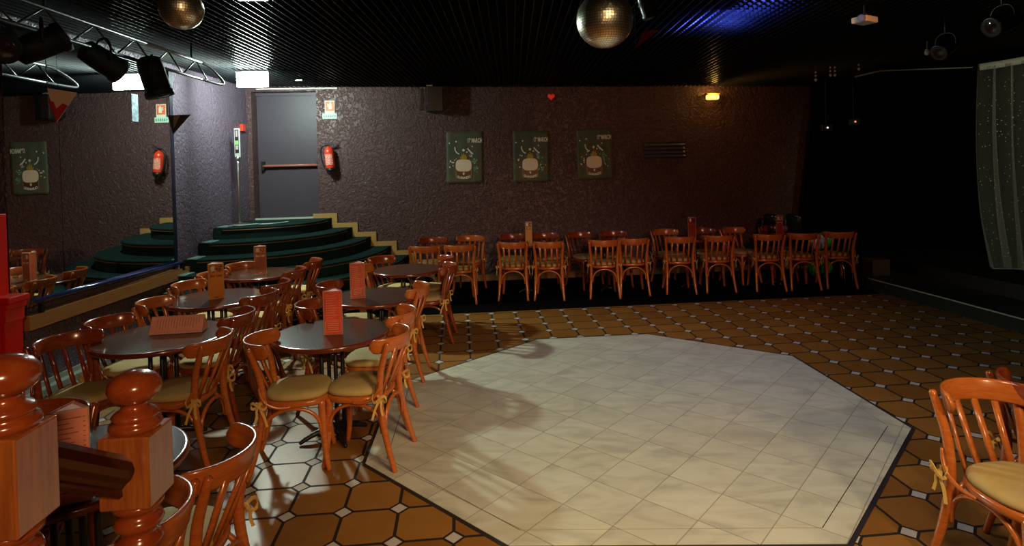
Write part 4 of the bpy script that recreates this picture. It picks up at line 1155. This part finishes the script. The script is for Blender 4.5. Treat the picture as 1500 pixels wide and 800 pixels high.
def crystal(c, n, label):
    t = thing('crystal_drop', label, 'crystal ornament', c, 0, 'crystal drops hanging by the stage')
    bm = B(); z = 0
    for k in range(n):
        r = .016 + .007 * (k == n - 1); lathe(bm, [(0, z), (r, z - r), (0, z - 2.2 * r)], 6); z -= 2.3 * r + .01
    obj('beads', bm, mat('crystal', (.9, .92, .92), .3, metal=.2), t)
    bm = B(); tube(bm, [(0, 0, 0), (0, 0, CZ(c[0]) - c[2])], .003, 5); obj('thread', bm, BLACK, t)
crystal((4.10, 8.0, 3.05), 3, 'sparkling crystal drop, leftmost of four near the end of the rear wall')
crystal((4.27, 7.95, 3.10), 3, 'sparkling crystal drop, second from the left and just left of its close twin')
crystal((4.33, 7.95, 3.10), 3, 'sparkling crystal drop, third from the left and just right of its close twin')
crystal((4.62, 7.9, 3.12), 2, 'sparkling crystal drop, rightmost of four by the stage opening')
for px, z, cc, lb, x_ in ((0, 2.42, (1, .25, .15), 'tiny red indicator light in the darkness above the stage', 5.20), (0, 2.34, (.8, .8, .8), 'tiny white indicator light in the darkness left of the red one', 4.78)):
    t = thing('indicator_light', lb, 'light', (x_, 9.0, z), 0)
    bm = B(); bmesh.ops.create_icosphere(bm, subdivisions=2, radius=.014); obj('led', bm, mat('led', cc, .4, emis=cc, estr=1.2), t)
    bm = B(); box(bm, (0, .05, 0), (.16, .08, .10), bev=.006); tube(bm, [(0, .05, .05), (0, .05, CZ(x_) - z)], .008, 6); obj('amplifier_case', bm, BLACK, t)

# balloons
def balloon(c, r, m, label, hang=False):
    t = thing('balloon', label, 'balloon', c, 0, 'balloons at the right end of the back row')
    bm = B(); lathe(bm, [(0, -r * 1.12), (r * .10, -r * 1.10), (r * .35, -r * .95), (r * .72, -r * .62), (r * .95, -r * .2), (r, r * .15), (r * .90, r * .52), (r * .62, r * .83), (r * .3, r * .97), (0, r)], 26); obj('body', bm, m, t, True)
    bm = B(); lathe(bm, [(r * .12, -r * 1.22), (r * .04, -r * 1.11)], 12); obj('knot', bm, m, t)
    if hang: bm = B(); tube(bm, [(0, 0, -r * 1.2), (.01, 0, -r * 1.6), (0, 0, -c[2] + .008)], .002, 5); obj('string', bm, WHITE, t)
WB_ = mat('white_balloon', (.9, .9, .85), .35, coat=.3); GB_ = mat('green_balloon', (.02, .50, .07), .3, coat=.4)
balloon((4.595, 9.0, .61), .125, WB_, 'white balloon showing between the two rightmost back row chairs', True)
balloon((4.88, 9.32, .60), .125, GB_, 'green balloon seen through the back of the rightmost chair', True)
balloon((4.62, 9.12, .19), .125, GB_, 'green balloon resting low behind the rightmost chair')
balloon((4.90, 9.40, .15), .12, GB_, 'green balloon on the floor partly behind the low green one')

# two black glossy chairs stacked against the end of the wall
for (x_, y_, rz_, lb) in ((4.25, 9.62, -80, 'black glossy high back chair behind the rightmost table, left one'), (4.62, 9.60, -70, 'black glossy high back chair behind the rightmost table, right one with a pale reflection')):
    t = thing('black_chair', lb, 'chair', (x_, y_, 0.007), radians(rz_), 'black glossy chairs')
    bm = B(); layers(bm, [(.95, .43), (1, .44), (1, .47), (.9, .49)]); obj('seat', bm, BLACK, t, True)
    bm = B(); n = 12; prev = None
    for i in range(n + 1):
        th = radians(-55 + 110 * i / n); q = []
        for z, dr in ((.50, 0), (.50, .02), (.93, .03), (.98, .02), (.98, .0), (.93, .0)):
            r = .19 + dr; hh_ = 1 - .06 * (abs(i - n / 2) / (n / 2)) ** 3
            q.append(bm.verts.new((-.0 - r * cos(th), r * sin(th), z * hh_)))
        if prev:
            for k in range(6): bm.faces.new((prev[k], prev[(k + 1) % 6], q[(k + 1) % 6], q[k]))
        else: bm.faces.new(q[::-1])
        prev = q
    bm.faces.new(prev); obj('backrest', bm, mat('gloss_black', (.02, .025, .02), .12, coat=.5), t, True)
    for sx in (-1, 1):
        for sy in (-1, 1):
            bm = B(); tube(bm, [(sx * .14, sy * .14, .435), (sx * .19, sy * .18, .01)], .011, 8); obj('leg', bm, CHROME, t, True)
# chrome trolley / folding stand at the end
t = thing('chrome_stand', 'dark folded trolley stand with chrome glints at the right end of the back row', 'stand', (4.86, 8.82, 0.007), .3)
for k, x_ in enumerate((-.07, .07)):
    bm = B(); P = smoothpath([(x_, -.12, .02), (x_, -.10, .25), (x_, 0, .42), (x_, .02, .50), (x_ * .5, .0, .53)], 5); tube(bm, P, .009, 8); obj('chrome_leg', bm, mat('dull_chrome', (.4, .45, .4), .2, metal=1), t, True)
    bm = B(); tube(bm, [(x_, .14, .02), (x_, -.05, .44)], .008, 8); obj('cross_leg', bm, mat('dark_steel', (.08, .08, .08), .3, metal=.8), t, True)
bm = B(); box(bm, (0, 0, .49), (.22, .20, .03), bev=.006); obj('shelf', bm, BLACK, t)
bm = B(); box(bm, (0, .02, .10), (.20, .24, .02), bev=.004); obj('shelf', bm, BLACK, t)
